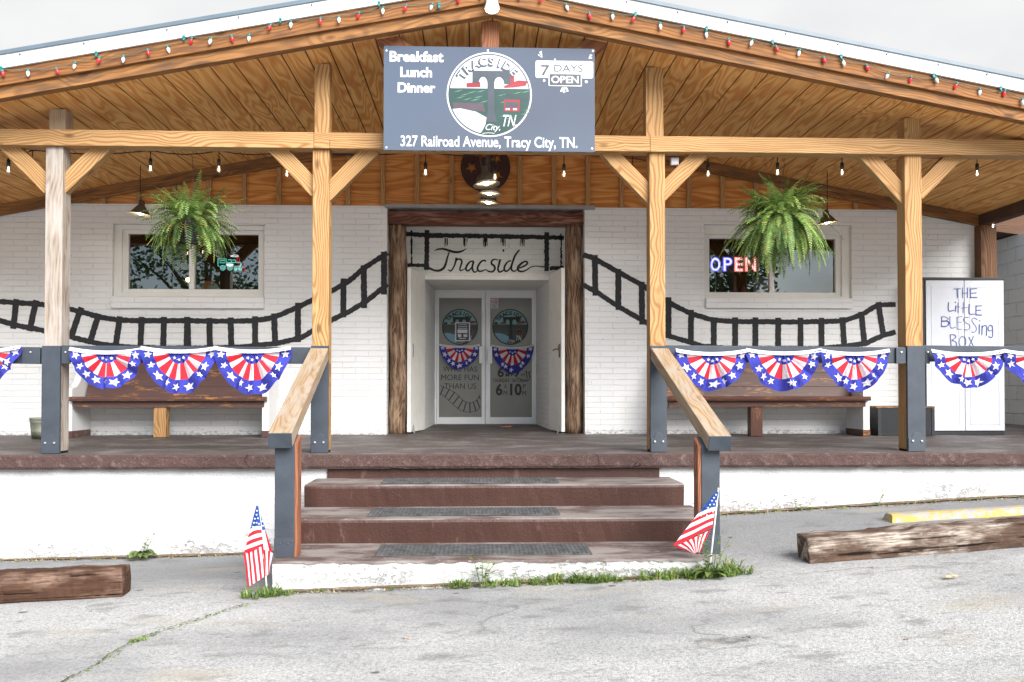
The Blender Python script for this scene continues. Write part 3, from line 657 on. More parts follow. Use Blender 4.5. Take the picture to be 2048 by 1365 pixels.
window(WIN[0], [(257, 469, 379, 578.5), (389.5, 470, 517.5, 579)], True)
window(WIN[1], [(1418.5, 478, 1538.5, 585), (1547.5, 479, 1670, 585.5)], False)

# painted railway on the brick
mb = MB(); yy = YW - .003; rg = random.Random(11)
def P4(l): return [(x / 2.626, y / 2.626 + 400) for x, y in l]
def PD(l): return [(x / 2.73 + 700, y / 2.73 + 400) for x, y in l]
def P6(l): return [(x / 2.626 + 1300, y / 2.626 + 400) for x, y in l]
tops = [P4([(-60, 530), (0, 535), (220, 550), (370, 575), (440, 592), (520, 615), (620, 632), (745, 635), (985, 635), (1100, 638), (1210, 638), (1340, 635), (1440, 618), (1575, 560), (1635, 530), (1740, 480), (1830, 430)]) + PD([(75, 375), (205, 290)]),
        P4([(-60, 615), (0, 635), (90, 660), (220, 685), (370, 720), (470, 745), (550, 762), (700, 776), (985, 780), (1250, 776), (1360, 762), (1450, 755), (1580, 725), (1640, 690), (1740, 632), (1830, 590)]) + PD([(90, 555), (205, 460)]),
        PD([(1272, 300), (1330, 318), (1465, 395), (1600, 470)]) + P6([(80, 530), (210, 597), (330, 632), (450, 640), (790, 642), (1010, 637), (1110, 605), (1195, 553), (1290, 550)]),
        PD([(1272, 465), (1340, 500), (1460, 580), (1600, 660)]) + P6([(80, 710), (200, 745), (270, 768), (400, 780), (850, 782), (1000, 772), (1130, 755), (1230, 710), (1290, 695)])]
for pts in tops: mb.stroke(pxs(pts, YW), pw(10.5, YW), yy, smooth=False, jit=.004, rg=rg)
ties = [P4(t) for t in ([(88, 522), (70, 678)], [(192, 528), (155, 690)], [(428, 565), (372, 725)], [(520, 598), (472, 755)], [(630, 612), (608, 772)], [(745, 615), (738, 772)], [(862, 615), (858, 772)], [(984, 615), (985, 775)], [(1100, 620), (1103, 772)], [(1212, 618), (1215, 772)], [(1340, 612), (1340, 772)], [(1440, 597), (1445, 768)], [(1565, 541), (1565, 748)], [(1805, 414), (1803, 618)])] + \
       [PD(t) for t in ([(75, 358), (78, 592)], [(186, 284), (186, 518)], [(1336, 302), (1340, 524)], [(1465, 378), (1465, 602)], [(1592, 448), (1595, 682)])] + \
       [P6(t) for t in ([(97, 512), (97, 725)], [(216, 578), (214, 760)], [(335, 618), (335, 778)], [(447, 618), (447, 778)], [(553, 618), (553, 778)], [(673, 620), (673, 778)], [(790, 620), (790, 778)], [(900, 620), (900, 778)], [(1010, 617), (1020, 778)], [(1108, 588), (1126, 758)], [(1198, 537), (1226, 722)])]
for i, t in enumerate(ties): mb.stroke(pxs(t, YW), [pw(12, YW), pw(15.5 if i == 7 else 12, YW)], yy - .0012, smooth=False, jit=.003, rg=rg)
build(mb, 'painted_track', BLACKPAINT, bld, label='black railway track painted along the white brick')
# painted name over the entrance
mb = MB(); yy = YP - .003
def PE(l): return pxs([(x / 4.655 + 760, y / 4.655 + 410) for x, y in l], YP)
k = YP / F / 4.655
for l, w in (([(218, 272), (440, 285), (960, 292), (1400, 300), (1712, 308)], 42), ([(440, 236), (432, 608)], 44), ([(1552, 256), (1552, 618)], 44), ([(293, 238), (294, 555)], 15), ([(1687, 268), (1686, 585)], 15),
             ([(238, 562), (430, 564)], 34), ([(1580, 590), (1710, 590)], 38), ([(238, 240), (232, 300)], 22)):
    mb.stroke(PE(l), w * k, yy - .001 * (w == 44), smooth=False, jit=.006, rg=rg)
for x in (612, 795, 980, 1145, 1325):
    for q in range(16):
        xx = x + rg.uniform(-22, 22); mb.stroke(PE([(xx, 312), (xx + rg.uniform(-2, 2), 330 + rg.uniform(5, 65))]), rg.uniform(2, 5) * k, yy, smooth=False)
for l, w in (([(508, 430), (540, 415), (590, 412), (640, 426), (690, 440), (735, 440), (772, 428), (806, 408)], [4, 14, 18, 20, 22, 20, 14, 4]),
             ([(645, 440), (628, 490), (612, 550), (592, 590), (555, 612), (510, 612), (475, 598), (440, 585)], [10, 16, 20, 22, 22, 18, 20, 26]),
             ([(712, 492), (704, 530), (690, 572), (664, 614), (646, 612), (632, 602)], [20, 16, 14, 14, 12, 5]), ([(694, 552), (718, 512), (748, 508), (762, 534), (745, 590), (748, 612), (772, 606), (800, 590)], [8, 14, 16, 16, 14, 14, 10, 6]),
             ([(872, 524), (842, 530), (816, 556), (800, 592), (810, 614), (836, 606), (860, 572), (874, 530)], [10, 14, 18, 18, 16, 14, 12, 12]), ([(870, 526), (860, 575), (864, 610), (884, 628), (908, 612)], [16, 16, 16, 14, 8]),
             ([(986, 530), (972, 518), (942, 530), (916, 566), (908, 598), (922, 618), (954, 616), (990, 600)], [14, 14, 16, 18, 18, 16, 14, 6]),
             ([(1102, 518), (1075, 508), (1046, 518), (1038, 548), (1064, 572), (1068, 600), (1046, 624), (1012, 620), (984, 604)], [6, 12, 16, 18, 20, 18, 16, 14, 6]),
             ([(1120, 508), (1106, 560), (1098, 602), (1114, 626), (1148, 612), (1160, 600)], [20, 18, 18, 16, 12, 6]), ([(1140, 427), (1157, 427)], [20, 20]),
             ([(1222, 520), (1190, 532), (1164, 566), (1156, 602), (1174, 620), (1202, 602), (1228, 556)], [12, 14, 18, 18, 16, 14, 10]), ([(1298, 420), (1260, 470), (1236, 530), (1222, 584), (1230, 612), (1256, 618), (1285, 596)], [12, 18, 18, 18, 16, 12, 8]),
             ([(1288, 592), (1330, 578), (1366, 554), (1370, 534), (1344, 530), (1310, 552), (1284, 586), (1290, 614), (1326, 622), (1366, 606), (1402, 582), (1442, 572), (1492, 575), (1545, 582)], [12, 14, 16, 16, 16, 20, 22, 18, 14, 12, 10, 8, 10, 14])):
    mb.stroke(PE(l), [q * k * 1.05 for q in w], yy - .0015)
build(mb, 'painted_name', plain('black_brush_paint', (0.013, 0.013, 0.014), 0.5), bld)

# glazed entrance doors
FILM = plain('frosted_grey_film', (0.19, 0.19, 0.17), 0.22, 0.5, var=0.06, scale=2.5)
LETG = plain('dark_window_lettering', (0.016, 0.016, 0.015), 0.5)
def zx(u, v, Y): return xz(u / 4.552 + 850, v / 4.552 + 570, Y)
mb = MB()
def dbox(u0, v0, u1, v1, ya, yb, m=None):
    a, b = zx(u0, v1, YD), zx(u1, v0, YD); (m or mb).box((a[0], ya, a[1]), (b[0], yb, b[1]))
dbox(88, 52, 107, 1272, YD - .03, YD + .07); dbox(992, 52, 1012, 1272, YD - .03, YD + .07); dbox(107, 52, 992, 70, YD - .03, YD + .07)
dfr = build(mb, 'door_frame', ALU, bld, 0.003)
def logo_geo(mb, cx, cz, RR, y, ids, door=False):
    """round painted emblem; ids: material slots for ring, dark, sky, green, light, red, water, bank, letters"""
    W_, D_, SK, G_, H_, RD, WA, BK, LT = ids
    def disc(r, yy, mi, n=64): mb.flat([(cx + r * RR * math.cos(2 * math.pi * i / n), cz + r * RR * math.sin(2 * math.pi * i / n)) for i in range(n)], yy, mi)
    def q(x, y_): return (cx + (x - 1018) / 380 * RR, cz - (y_ - 488) / 368 * RR)
    def pg(l, lay, mi): mb.flat([q(*p) for p in l], y - lay * .0006, mi)
    disc(1.0, y, W_); disc(.965, y - .0006, D_); disc(.935, y - .0012, SK)
    def low(zc, lay, mi, r=.935, n=40):     # part of the disc below a level
        a = math.asin(zc); mb.flat([(cx + r * RR * math.cos(t), cz + r * RR * math.sin(t)) for t in [math.pi - a + (math.pi + 2 * a) * i / n for i in range(n + 1)]], y - lay * .0006, mi)
    low(.15, 3, G_)
    pg([(690, 560), (960, 565), (985, 640), (700, 612)], 4, BK)
    arc = [(1018 + 355 * math.cos(t), 488 + 344 * math.sin(t)) for t in [R(103) + R(54) * i / 12 for i in range(13)]]
    pg([(995, 690), (985, 745), (955, 805)] + arc + [(693, 618), (760, 612), (900, 640)], 5, WA)
    for i, (x, y_) in enumerate([(700, 470), (760, 500), (820, 480), (880, 520), (780, 540), (900, 470), (720, 525), (850, 545), (930, 560), (1090, 500), (1110, 560), (1230, 480), (1300, 470), (1110, 680), (1160, 700), (1300, 660), (1320, 625)]):
        pg([(x, y_), (x + 40, y_ - 12), (x + 90, y_ - 22), (x + 40, y_ - 4)], 4, H_)
    pg([(815, 392), (935, 380), (940, 425), (815, 428)], 4, RD); pg([(680, 396), (752, 390), (752, 436), (680, 436)], 4, W_)
    pg([(1150, 410), (1195, 400), (1200, 310), (1225, 295), (1240, 320), (1240, 375), (1280, 362), (1360, 368), (1345, 408), (1240, 425), (1150, 430)], 4, RD)
    rarc = [(1106 + 44 * math.cos(t), 392 - 58 * math.sin(t)) for t in [math.pi * i / 10 for i in range(11)]]
    larc = [(963 + 40 * math.cos(t), 392 - 58 * math.sin(t)) for t in [math.pi * i / 10 for i in range(11)]]
    pg([(868, 283), (1205, 283), (1205, 402)] + rarc + [(1062, 640), (1085, 730), (985, 730), (1003, 640)] + larc + [(868, 388)], 6, D_)
    pg([(1148, 530), (1290, 532), (1286, 634), (1150, 632)], 5, RD); pg([(1162, 552), (1274, 554), (1272, 600), (1162, 600)], 6, D_)
    for x in (1165, 1185, 1230, 1250): pg([(x, 606), (x + 14, 606), (x + 14, 622), (x, 622)], 6, W_)
    mb.stroke([q(1080, 458), q(1180, 482), q(1280, 508), q(1368, 522)], .012 * RR, y - .0033, D_)
    mb.stroke([q(1080, 475), q(1180, 500), q(1280, 524), q(1360, 540)], .012 * RR, y - .0033, D_)
    for i, ch in enumerate('TRACSIDE'):
        t = R(144.5 - 14.4 * i); r = .79 * RR
        mb.glyph(ch, .225 * RR, cx + r * math.cos(t) - .012 * RR, cz + r * math.sin(t) * .985 - .012 * RR, t - math.pi / 2, y - .0042, D_, 0.045)
        if not door: mb.glyph(ch, .175 * RR, cx + r * math.cos(t) + .008 * RR, cz + r * math.sin(t) * .985 + .006 * RR, t - math.pi / 2, y - .0048, W_, 0.004)
    def tx(b, x0, y0, x1, y1, lay, mi, sh=.35): a_, b_ = q(x0, y1), q(x1, y0); mb.text(b, a_[0], a_[1], b_[0], b_[1], y - lay * .0006, mi, 0.004, sh)
    tx('City,', 985, 745, 1115, 815, 7, LT); tx('TN.', 1140, 665, 1262, 765, 7, LT)
    mb.stroke([q(955, 828), q(1010, 822), q(1065, 826)], .012 * RR, y - .0042, LT)
dl_mats = [FILM, LETG, plain('teal_decal', (0.17, 0.36, 0.37), 0.4), plain('dark_decal', (0.030, 0.042, 0.036), 0.4), plain('dark_green_decal', (0.035, 0.06, 0.045), 0.4),
           plain('dull_red_decal', (0.14, 0.03, 0.025), 0.4), plain('blue_decal', (0.14, 0.30, 0.39), 0.4), plain('brown_decal', (0.06, 0.05, 0.045), 0.4), plain('pale_decal', (0.5, 0.55, 0.52), 0.4)]
leaves_ = []
for side in (0, 1):
    mb = MB(); x0, x1 = (107.5, 548.5) if side == 0 else (551, 991.5); g0, g1 = (128, 515) if side == 0 else (594, 973)
    dbox(x0, 71, g0, 1268, YD - .012, YD + .035); dbox(g1, 71, x1, 1268, YD - .012, YD + .035); dbox(g0, 71, g1, 120, YD - .012, YD + .035); dbox(g0, 1205, g1, 1268, YD - .012, YD + .035)
    dr = build(mb, 'glass_door', ALU, bld, 0.003, label='left glass door leaf' if side == 0 else 'right glass door leaf'); leaves_.append(dr)
    mb = MB(); dbox(g0 - 2, 118, g1 + 2, 1207, YD + .006, YD + .012); build(mb, 'pane', FILM, dr)
    mb = MB(); h0 = 493 if side == 0 else 568; dbox(h0, 562, h0 + 42, 718, YD - .05, YD - .044); dbox(h0, 562, h0 + 7, 718, YD - .075, YD - .05); dbox(h0 + 35, 562, h0 + 42, 718, YD - .075, YD - .05)
    dbox(h0 + 14, 580, h0 + 28, 600, YD - .046, YD - .01); dbox(h0 + 14, 690, h0 + 28, 710, YD - .046, YD - .01)
    build(mb, 'handle', ALU, dr, 0.002)
    mb = MB(); cx_, cz_ = zx(318 if side == 0 else 776, 384, YD); logo_geo(mb, cx_, cz_, pw(164 / 4.552, YD), YD + .0045, (1, 1, 2, 3, 4, 5, 6, 7, 8), True); build(mb, 'emblem', dl_mats, dr)
    mb = MB(); yl = YD + .0035
    def DT(b, u0, v0, u1, v1, bold=0.0): a_, b_ = zx(u0, v1, YD), zx(u1, v0, YD); mb.text(b, a_[0], a_[1], b_[0], b_[1], yl, 0, bold)
    def serif_line(word, u0, v0, u1, v1):   # capitals with slab serifs
        DT(word, u0, v0, u1, v1, 0.0)
    if side == 0:
        serif_line('WHO HAS', 163, 743, 474, 792); serif_line('MORE FUN', 147, 818, 490, 868); serif_line('THAN US', 176, 897, 466, 948)
        tr1 = [(135, 915), (160, 925), (200, 945), (260, 975), (310, 1015), (350, 1055), (400, 1075), (450, 1065), (485, 1030), (500, 1000)]
        tr2 = [(135, 990), (180, 1020), (240, 1075), (290, 1120), (340, 1150), (410, 1160), (470, 1145), (505, 1115)]
        for tr in (tr1, tr2): mb.stroke([zx(*p, YD) for p in tr], .007, yl)
        for a_, b_ in (((170, 925), (140, 1000)), ((222, 950), (180, 1025)), ((270, 975), (215, 1055)), ((312, 1012), (255, 1085)), ((345, 1050), (300, 1130)), ((375, 1068), (350, 1155)), ((408, 1072), (410, 1165)), ((440, 1068), (465, 1152)), ((470, 1045), (500, 1120)), ((490, 1012), (503, 1040))):
            mb.stroke([zx(*a_, YD), zx(*b_, YD)], .016, yl - .0006, smooth=False)
    else:
        DT('6', 660, 750, 718, 842, .03); DT('9', 808, 750, 860, 842, .03); DT('M', 733, 808, 766, 838, .01); DT('M', 876, 808, 908, 838); DT('A', 736, 752, 764, 782); DT('P', 880, 742, 902, 772)
        DT('THURSDAY - SATURDAY', 618, 854, 946, 888, .015)
        DT('6', 645, 900, 705, 1008, .03); DT('10', 775, 900, 880, 1008, .03); DT('A', 720, 902, 744, 945); DT('M', 715, 965, 748, 1008); DT('P', 892, 905, 916, 945); DT('M', 887, 965, 920, 1008)
        mb.stroke([zx(*p, YD) for p in [(780, 800), (830, 830), (880, 870), (930, 870), (968, 858)]], .006, yl); mb.stroke([zx(*p, YD) for p in [(905, 790), (940, 800), (968, 785)]], .006, yl)
        for a_, b_ in (((800, 790), (786, 830)), ((920, 780), (930, 850)), ((945, 790), (955, 850))): mb.stroke([zx(*a_, YD), zx(*b_, YD)], .014, yl - .0006, smooth=False)
    build(mb, 'lettering', LETG, dr)
# posters and stickers on the glass
PAPER = plain('printed_paper', (0.62, 0.63, 0.68), 0.6); INK = plain('dark_print', (0.06, 0.06, 0.075), 0.6)
mb = MB(); a_, b_ = zx(274, 513, YD), zx(410, 342, YD); mb.box((a_[0], YD - .0025, a_[1]), (b_[0], YD - .0005, b_[1]), 0)
def DTm(m, u0, v0, u1, v1, mi, yo=-.0035): a_, b_ = zx(u0, v1, YD), zx(u1, v0, YD); m.flat([(a_[0], a_[1]), (b_[0], a_[1]), (b_[0], b_[1]), (a_[0], b_[1])], YD + yo, mi)
DTm(mb, 284, 352, 400, 505, 1)
for v in (362, 378, 394): DTm(mb, 300, v, 384, v + 5, 0, -.0042)
DTm(mb, 296, 408, 386, 440, 0, -.0042); DTm(mb, 300, 450, 330, 478, 0, -.0042); DTm(mb, 350, 452, 384, 476, 0, -.0042); DTm(mb, 310, 486, 372, 492, 0, -.0042)
tag(build(mb, 'poster', [PAPER, INK]), 'black and white poster taped over the emblem on the left glass door', 'poster')
mb = MB(); DTm(mb, 596, 126, 670, 178, 0, -.001); DTm(mb, 632, 134, 664, 140, 1, -.0018); DTm(mb, 632, 148, 664, 154, 1, -.0018); DTm(mb, 632, 162, 664, 168, 1, -.0018)
c_ = zx(614, 152, YD); mb.stroke([(c_[0] + .018 * math.cos(t), c_[1] + .018 * math.sin(t)) for t in [2 * math.pi * i / 12 for i in range(13)]], .005, YD - .0018, 1, smooth=False); mb.stroke([(c_[0] - .012, c_[1] + .012), (c_[0] + .012, c_[1] - .012)], .005, YD - .0018, 1, smooth=False)
tag(build(mb, 'sticker', [PAPER, RED]), 'pink no smoking sticker in the top corner of the right glass door', 'sticker')
mb = MB(); DTm(mb, 598, 181, 668, 218, 0, -.001); DTm(mb, 608, 190, 650, 195, 1, -.0018); DTm(mb, 608, 203, 656, 207, 1, -.0018)
tag(build(mb, 'notice', [FWHITE, INK]), 'small white notice below the pink sticker on the right glass door', 'notice')

# solid outer doors folded back against the surround
for s, (uo, ui, lab) in enumerate(((817.5, 846.5, 'left cream outer door standing open'), (1126.5, 1101, 'right cream outer door standing open'))):
    o_, i_ = at(uo, 860, 10.66), at(ui, 855, YP - .05); zt = at(uo, 536, 10.66).z
    M = frame((o_.x, o_.y, .035), (i_.x, i_.y, .035)); Ln = (Vector((o_.x, o_.y)) - Vector((i_.x, i_.y))).length
    mb = MB(); mb.box((0, -.022, .012), (Ln, .022, zt - .035), M=M)
    od = build(mb, 'outer_door', CREAM, bld, 0.003, label=lab)
    sgn = -1 if s == 0 else 1                                        # side that faces into the entrance
    mb = MB(); mb.box((.06, sgn * .022, .9), (.11, sgn * .030, 1.06), M=M)
    if s == 1: mb.tube([M @ Vector((.085, sgn * .03, 1.0)), M @ Vector((.085, sgn * .075, 1.0)), M @ Vector((.19, sgn * .078, .99))], .009, 8); mb.box((.04, sgn * .03, .98), (.075, sgn * .045, 1.05), M=M)
    build(mb, 'latch', IRON if s else STEEL, od)
    mb = MB(); mb.tube([M @ Vector((.10, sgn * .03, .09)), M @ Vector((.04, sgn * .05, .03)), M @ Vector((.01, sgn * .07, .0))], .008, 6); build(mb, 'foot_bolt', STEEL, od)

# log surround of the entrance
sur = thing('log_door_surround', (0.1, 10.6, .03), 'dark rough log posts and timber lintel framing the entrance', 'door surround')
for u, lab in ((795.5, 'left log'), (1148.5, 'right log')):
    p = at(u, 866, 10.70); zt = at(u, 449, 10.60).z; n = 14; mb = MB(); g = random.Random(int(u)); path = []; rad = []
    for i in range(41):
        path.append((p.x + .008 * math.sin(i * .35 + u), 10.71, .03 + (zt - .03) * i / 40)); rad.append(.10 + .004 * math.sin(i * .9 + u) + g.uniform(-.0015, .0015))
    mb.tube(path, rad, n)
    M = frame((p.x, 10.71, .03), (p.x, 10.71, 1), (1, 0, 0)); 
    for v in mb.v: v.x += .006 * mnoise.noise(Vector((v.x * 25, v.y * 25, v.z * 2.2))); v.y += .006 * mnoise.noise(Vector((v.x * 25 + 9, v.y * 25, v.z * 2.2)))
    build(mb, 'post', LOGWOOD, sur, smooth=True, M=M, label=lab)
la, lb = at(775, 435, 10.60), at(1168, 435, 10.60); lz0, lz1 = at(900, 448.5, 10.60).z, at(900, 421.5, 10.60).z
bar('lintel', (la.x, 10.71, (lz0 + lz1) / 2), (lb.x, 10.71, (lz0 + lz1) / 2), .22, lz1 - lz0, LINTEL, sur, bevel=.012, rough=.004, seg=30, seed=4)
mb = MB(); mb.prism([(at(1000, 852, 12.2).x, .045), (at(1022, 852, 12.2).x, .045), (at(1022, 852, 12.2).x, .062)], 12.1, 12.25)
tag(build(mb, 'door_wedge', plain('orange_wood_wedge', (0.52, 0.20, 0.07), 0.6)), 'orange brown wedge on the threshold before the right glass door', 'door wedge')

# ------------------------------------------------------------------ porch roof
roof = thing('porch_roof', (AX, 7.5, PA.z), 'low gable porch roof with grooved plywood ceiling, brown fascia and white metal trim', 'roof')
XLE, XRE = -8.2, WX1 + .10
mb = MB(); Mc = frame((AX, 7.46, PA.z), (AX, YW, PA.z)); bw = .1975
for s in (-1, 1):
    xe = XLE if s < 0 else XRE; n = int(abs(xe - AX) / bw) + 1
    for i in range(n):
        xa, xb = AX + s * (i * bw + .006), AX + s * ((i + 1) * bw - .006)
        if s > 0: xb = min(xb, xe)
        if xb <= xa and s > 0: continue
        xa, xb = min(xa, xb), max(xa, xb); y0, y1 = 7.566, YW + .01
        za, zb = rz(xa) + .018, rz(xb) + .018
        mb.hexa([(xa, y0, za), (xb, y0, zb), (xb, y1, zb), (xa, y1, za), (xa, y0, za + .014), (xb, y0, zb + .014), (xb, y1, zb + .014), (xa, y1, za + .014)])
build(mb, 'ceiling', CEIL, roof, M=Mc)
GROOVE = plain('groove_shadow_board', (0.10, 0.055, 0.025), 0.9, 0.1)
mb = MB()
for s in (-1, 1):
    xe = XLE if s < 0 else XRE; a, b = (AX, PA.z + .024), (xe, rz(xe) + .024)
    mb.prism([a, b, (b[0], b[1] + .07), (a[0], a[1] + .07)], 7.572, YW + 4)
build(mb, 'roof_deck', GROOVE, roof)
u = 7.5 / F
for s in (-1, 1):
    xe = XLE if s < 0 else XRE + .25; nm = 'left' if s < 0 else 'right'
    def band(name, lo, hi, y0, y1, mat, bev=.004):
        zc0, zc1 = (lo + hi) / 2, (hi - lo)
        p0, p1 = Vector((AX, (y0 + y1) / 2, PA.z + zc0)), Vector((xe, (y0 + y1) / 2, rz(xe) + zc0))
        if s < 0: p0, p1 = p1, p0
        M = frame(p0, p1); m = MB(); e0 = PA.z; L_ = (p1 - p0).length
        pts = [(AX, PA.z + lo), (xe, rz(xe) + lo), (xe, rz(xe) + hi), (AX, PA.z + hi)]
        m.prism(pts, y0, y1); return build(m, name, mat, roof, bev, M=M)
    band('rake_beam', 0.0, 28 * u, 7.475, 7.56, CEDAR2); band('fascia', 22 * u, 58 * u, 7.44, 7.4745, CEDAR)
    band('roof_trim', 53.5 * u, 79.5 * u, 7.415, 7.4395, TRIMW, .002); band('roof_edge', 79 * u, 87 * u, 7.40, 7.60, ROOFG, .002)
    m = MB(); m.prism([(AX, PA.z + .10), (xe, rz(xe) + .10), (xe, rz(xe) + 86 * u), (AX, PA.z + 86 * u)], 7.61, YW + 4); build(m, 'roof_sheet', ROOFG, roof)
    m = MB(); g = random.Random(20 + s)
    for i in range(14):
        x = AX + (xe - AX) * (i + .5 + g.uniform(-.1, .1)) / 14; z = rz(x) + 74 * u
        m.lathe([(0, -.012), (.006, -.010), (.007, 0)], 8, (x, 7.4145, z), M=Matrix.Rotation(R(-90), 4, 'X'))
    build(m, 'screw', SLATE_D, roof)
    m = MB(); m.prism([(AX, PA.z + 71.6 * u), (xe, rz(xe) + 71.6 * u), (xe, rz(xe) + 72.6 * u), (AX, PA.z + 72.6 * u)], 7.4125, 7.4148); build(m, 'trim_hem', plain('trim_seam', (0.35, 0.36, 0.37), 0.5), roof)
kx0, kx1 = at(963, 60, 7.63).x, at(998, 60, 7.63).x
bar('king_post', ((kx0 + kx1) / 2, 7.70, at(980, 255, 7.9).z), ((kx0 + kx1) / 2, 7.70, PA.z + .015), .14, kx1 - kx0, REDWOOD, roof, (1, 0, 0))
for (ua, va_, ub, vb_) in ((775, 78, 880, 160), (1195, 82, 1100, 160)):
    p, q_ = at(ua - 14 * (1 if ub > ua else -1), va_ - 8, 7.70), at(ub, vb_, 7.70); bar('brace', p, q_, .14, .14, REDWOOD, roof, (0, -1, 0))
ev0 = Vector((WX1 + .03, 7.57, rz(WX1) - .05)); ev1 = Vector((WX1 + .03, YW + 3, rz(WX1) - .05)); bar('eave_beam', ev0, ev1, .12, .13, DARKWOOD, roof)

# ------------------------------------------------------------------ porch timber frame
BZL, BZR = at(0, 258, 7.86), at(2048, 280.5, 7.86)
bh = at(0, 258, 7.86).z - at(0, 290, 7.86).z
def bz(X): return BZL.z + (BZR.z - BZL.z) * (X - BZL.x) / (BZR.x - BZL.x)
beam = thing('porch_crossbeam', (AX, 7.94, bz(AX)), 'long pine crossbeam running across the porch posts under the sign', 'beam')
def bseg(x0, x1, top=1.0, bot=0.0, dy=0.0):
    zc = lambda x: bz(x) - bh + bh * (top + bot) / 2
    bar('timber', (x0, 7.94 + dy, zc(x0)), (x1, 7.94 + dy, zc(x1)), .16, bh * (top - bot), PINE, beam, bevel=.003)
j1, j2, j3 = at(627, 280, 7.86).x, at(659, 280, 7.86).x, at(1300, 280, 7.86).x
bseg(-7.4, j1); bseg(j1 + .003, j2, .5, 0); bseg(j1 + .003, j3, 1, .505, .002); bseg(j2 + .003, j3, .50, 0); bseg(j3 + .003, 6.6)
# posts: (front left px, front right px) below the beam, label, braces (post px, y) -> (beam px, y)
POSTS = [(88, 122.5, 'silver weathered porch post with pine braces beside the tin bucket', PINE_G, [((90, 367), (13, 290)), ((122, 371), (207, 290))], (98, 131), 188),
         (624, 657, 'pine porch post at the left handrail of the steps', PINE, [((626, 374), (551, 295)), ((656, 383), (741, 300))], (629, 658.5), 97),
         (1300, 1331, 'pine porch post at the right handrail of the steps', PINE, [((1302, 391), (1217, 302)), ((1328, 383), (1404, 305))], (1292, 1327), 101),
         (1812, 1846, 'pine porch post in front of the black chest', PINE, [((1814, 395), (1733, 306)), ((1844, 380), (1912, 311))], (1809, 1841), 210)]
posts = []
for (u0, u1, lab, mt, brs, (t0_, t1_), ty) in POSTS:
    yf = 7.90; pd = .158; p0, p1 = at(u0, 700, yf), at(u1, 700, yf); xm, wd = (p0.x + p1.x) / 2, p1.x - p0.x
    po = thing('porch_post', (xm, yf + pd / 2, deckz(yf)), lab, 'post', 'timber posts along the porch edge'); posts.append(po)
    zb = bz(xm) - bh - .001
    bar('lower_shaft', (xm, yf + pd / 2, deckz(yf) + .018), (xm, yf + pd / 2, zb), pd, wd, mt, po, (1, 0, 0))
    q0, q1 = at(t0_, 220, yf + .03), at(t1_, 220, yf + .03)
    bar('upper_shaft', ((q0.x + q1.x) / 2, yf + .105, bz(xm) + .001), ((q0.x + q1.x) / 2, yf + .105, rz(xm) + .015), .145, q1.x - q0.x, mt if mt != PINE_G else PINE_W, po, (1, 0, 0))
    fz = at(u0, 692, 7.87).z; mb = MB(); o = .004
    mb.box((p0.x - o, 7.868, deckz(7.87) + .002), (p1.x + o, 7.8995, fz)); fc = build(mb, 'painted_facing', SLATE, po, .003)
    mb = MB(); n = 16; r0 = wd / 2 * .9; pl = [(xm - wd / 2, .005), (xm + wd / 2, .005), (xm + wd / 2, .125), (xm + wd * .30, .125)] + [(xm + wd * .30 * math.cos(math.pi * i / 8), .125 + .05 * math.sin(math.pi * i / 8)) for i in range(1, 8)] + [(xm - wd * .30, .125), (xm - wd / 2, .125)]
    mb.prism(pl, 7.863, 7.8675); bp = build(mb, 'base_plate', SLATE_D, fc, .0015)
    for dx in (-.26, .26): mb = MB(); mb.lathe([(0, -.012), (.008, -.010), (.011, 0)], 10, (xm + dx * wd, 7.8628, .095), M=Matrix.Rotation(R(-90), 4, 'X')); build(mb, 'bolt', STEEL, fc)
    mb = MB(); mb.box((xm - wd / 2 + .004, yf + .004, deckz(yf)), (xm + wd / 2 - .004, yf + pd - .004, deckz(yf) + .018)); build(mb, 'shoe', DARK, po)
    for (a_, b_) in brs:
        A, B = at(a_[0], a_[1], 7.94), at(b_[0], b_[1], 7.94); A.y = B.y = 7.995; d_ = (B - A).normalized(); A = A - d_ * .05; B = B + d_ * .03; bar('brace', A, B, .088, .137, PINE, po)
# rails
def rail(u0, u1, lab, blocks=()):
    yf = 7.905; a, b = at(u0, 691, yf), at(u1, 695, yf); r_ = thing('porch_rail', (a.x, yf + .02, a.z - .14), lab, 'rail', 'slate grey porch rails')
    hh = pw(33, yf); bar('board', (a.x, yf + .02, a.z - hh / 2), (b.x, yf + .02, b.z - hh / 2), .038, hh, SLATE, r_, bevel=.004)
    for (c0, c1) in blocks:
        c, d = at(c0, 696, yf), at(c1, 728, yf); m = MB(); m.box((c.x, yf - .022, d.z), (d.x, yf - .0005, c.z)); bl = build(m, 'end_block', SLATE, r_, .003)
        m = MB(); m.lathe([(0, -.010), (.008, -.008), (.010, 0)], 10, ((c.x + d.x) / 2, yf - .023, (c.z + d.z) / 2 + .03), M=Matrix.Rotation(R(-90), 4, 'X')); build(m, 'bolt', STEEL, bl)
    return r_
rail(-160, 87, 'grey painted rail running out of the frame left of the silver post', [(46, 82)])
rail(123, 622, 'grey painted rail in front of the pew with the pine leg', [(125, 142)])
rail(1332, 1811, 'grey painted rail in front of the pew with the brown leg', [(1790, 1810)])
rail(1847, 2200, 'grey painted rail in front of the white cabinet', [(1848, 1858)])
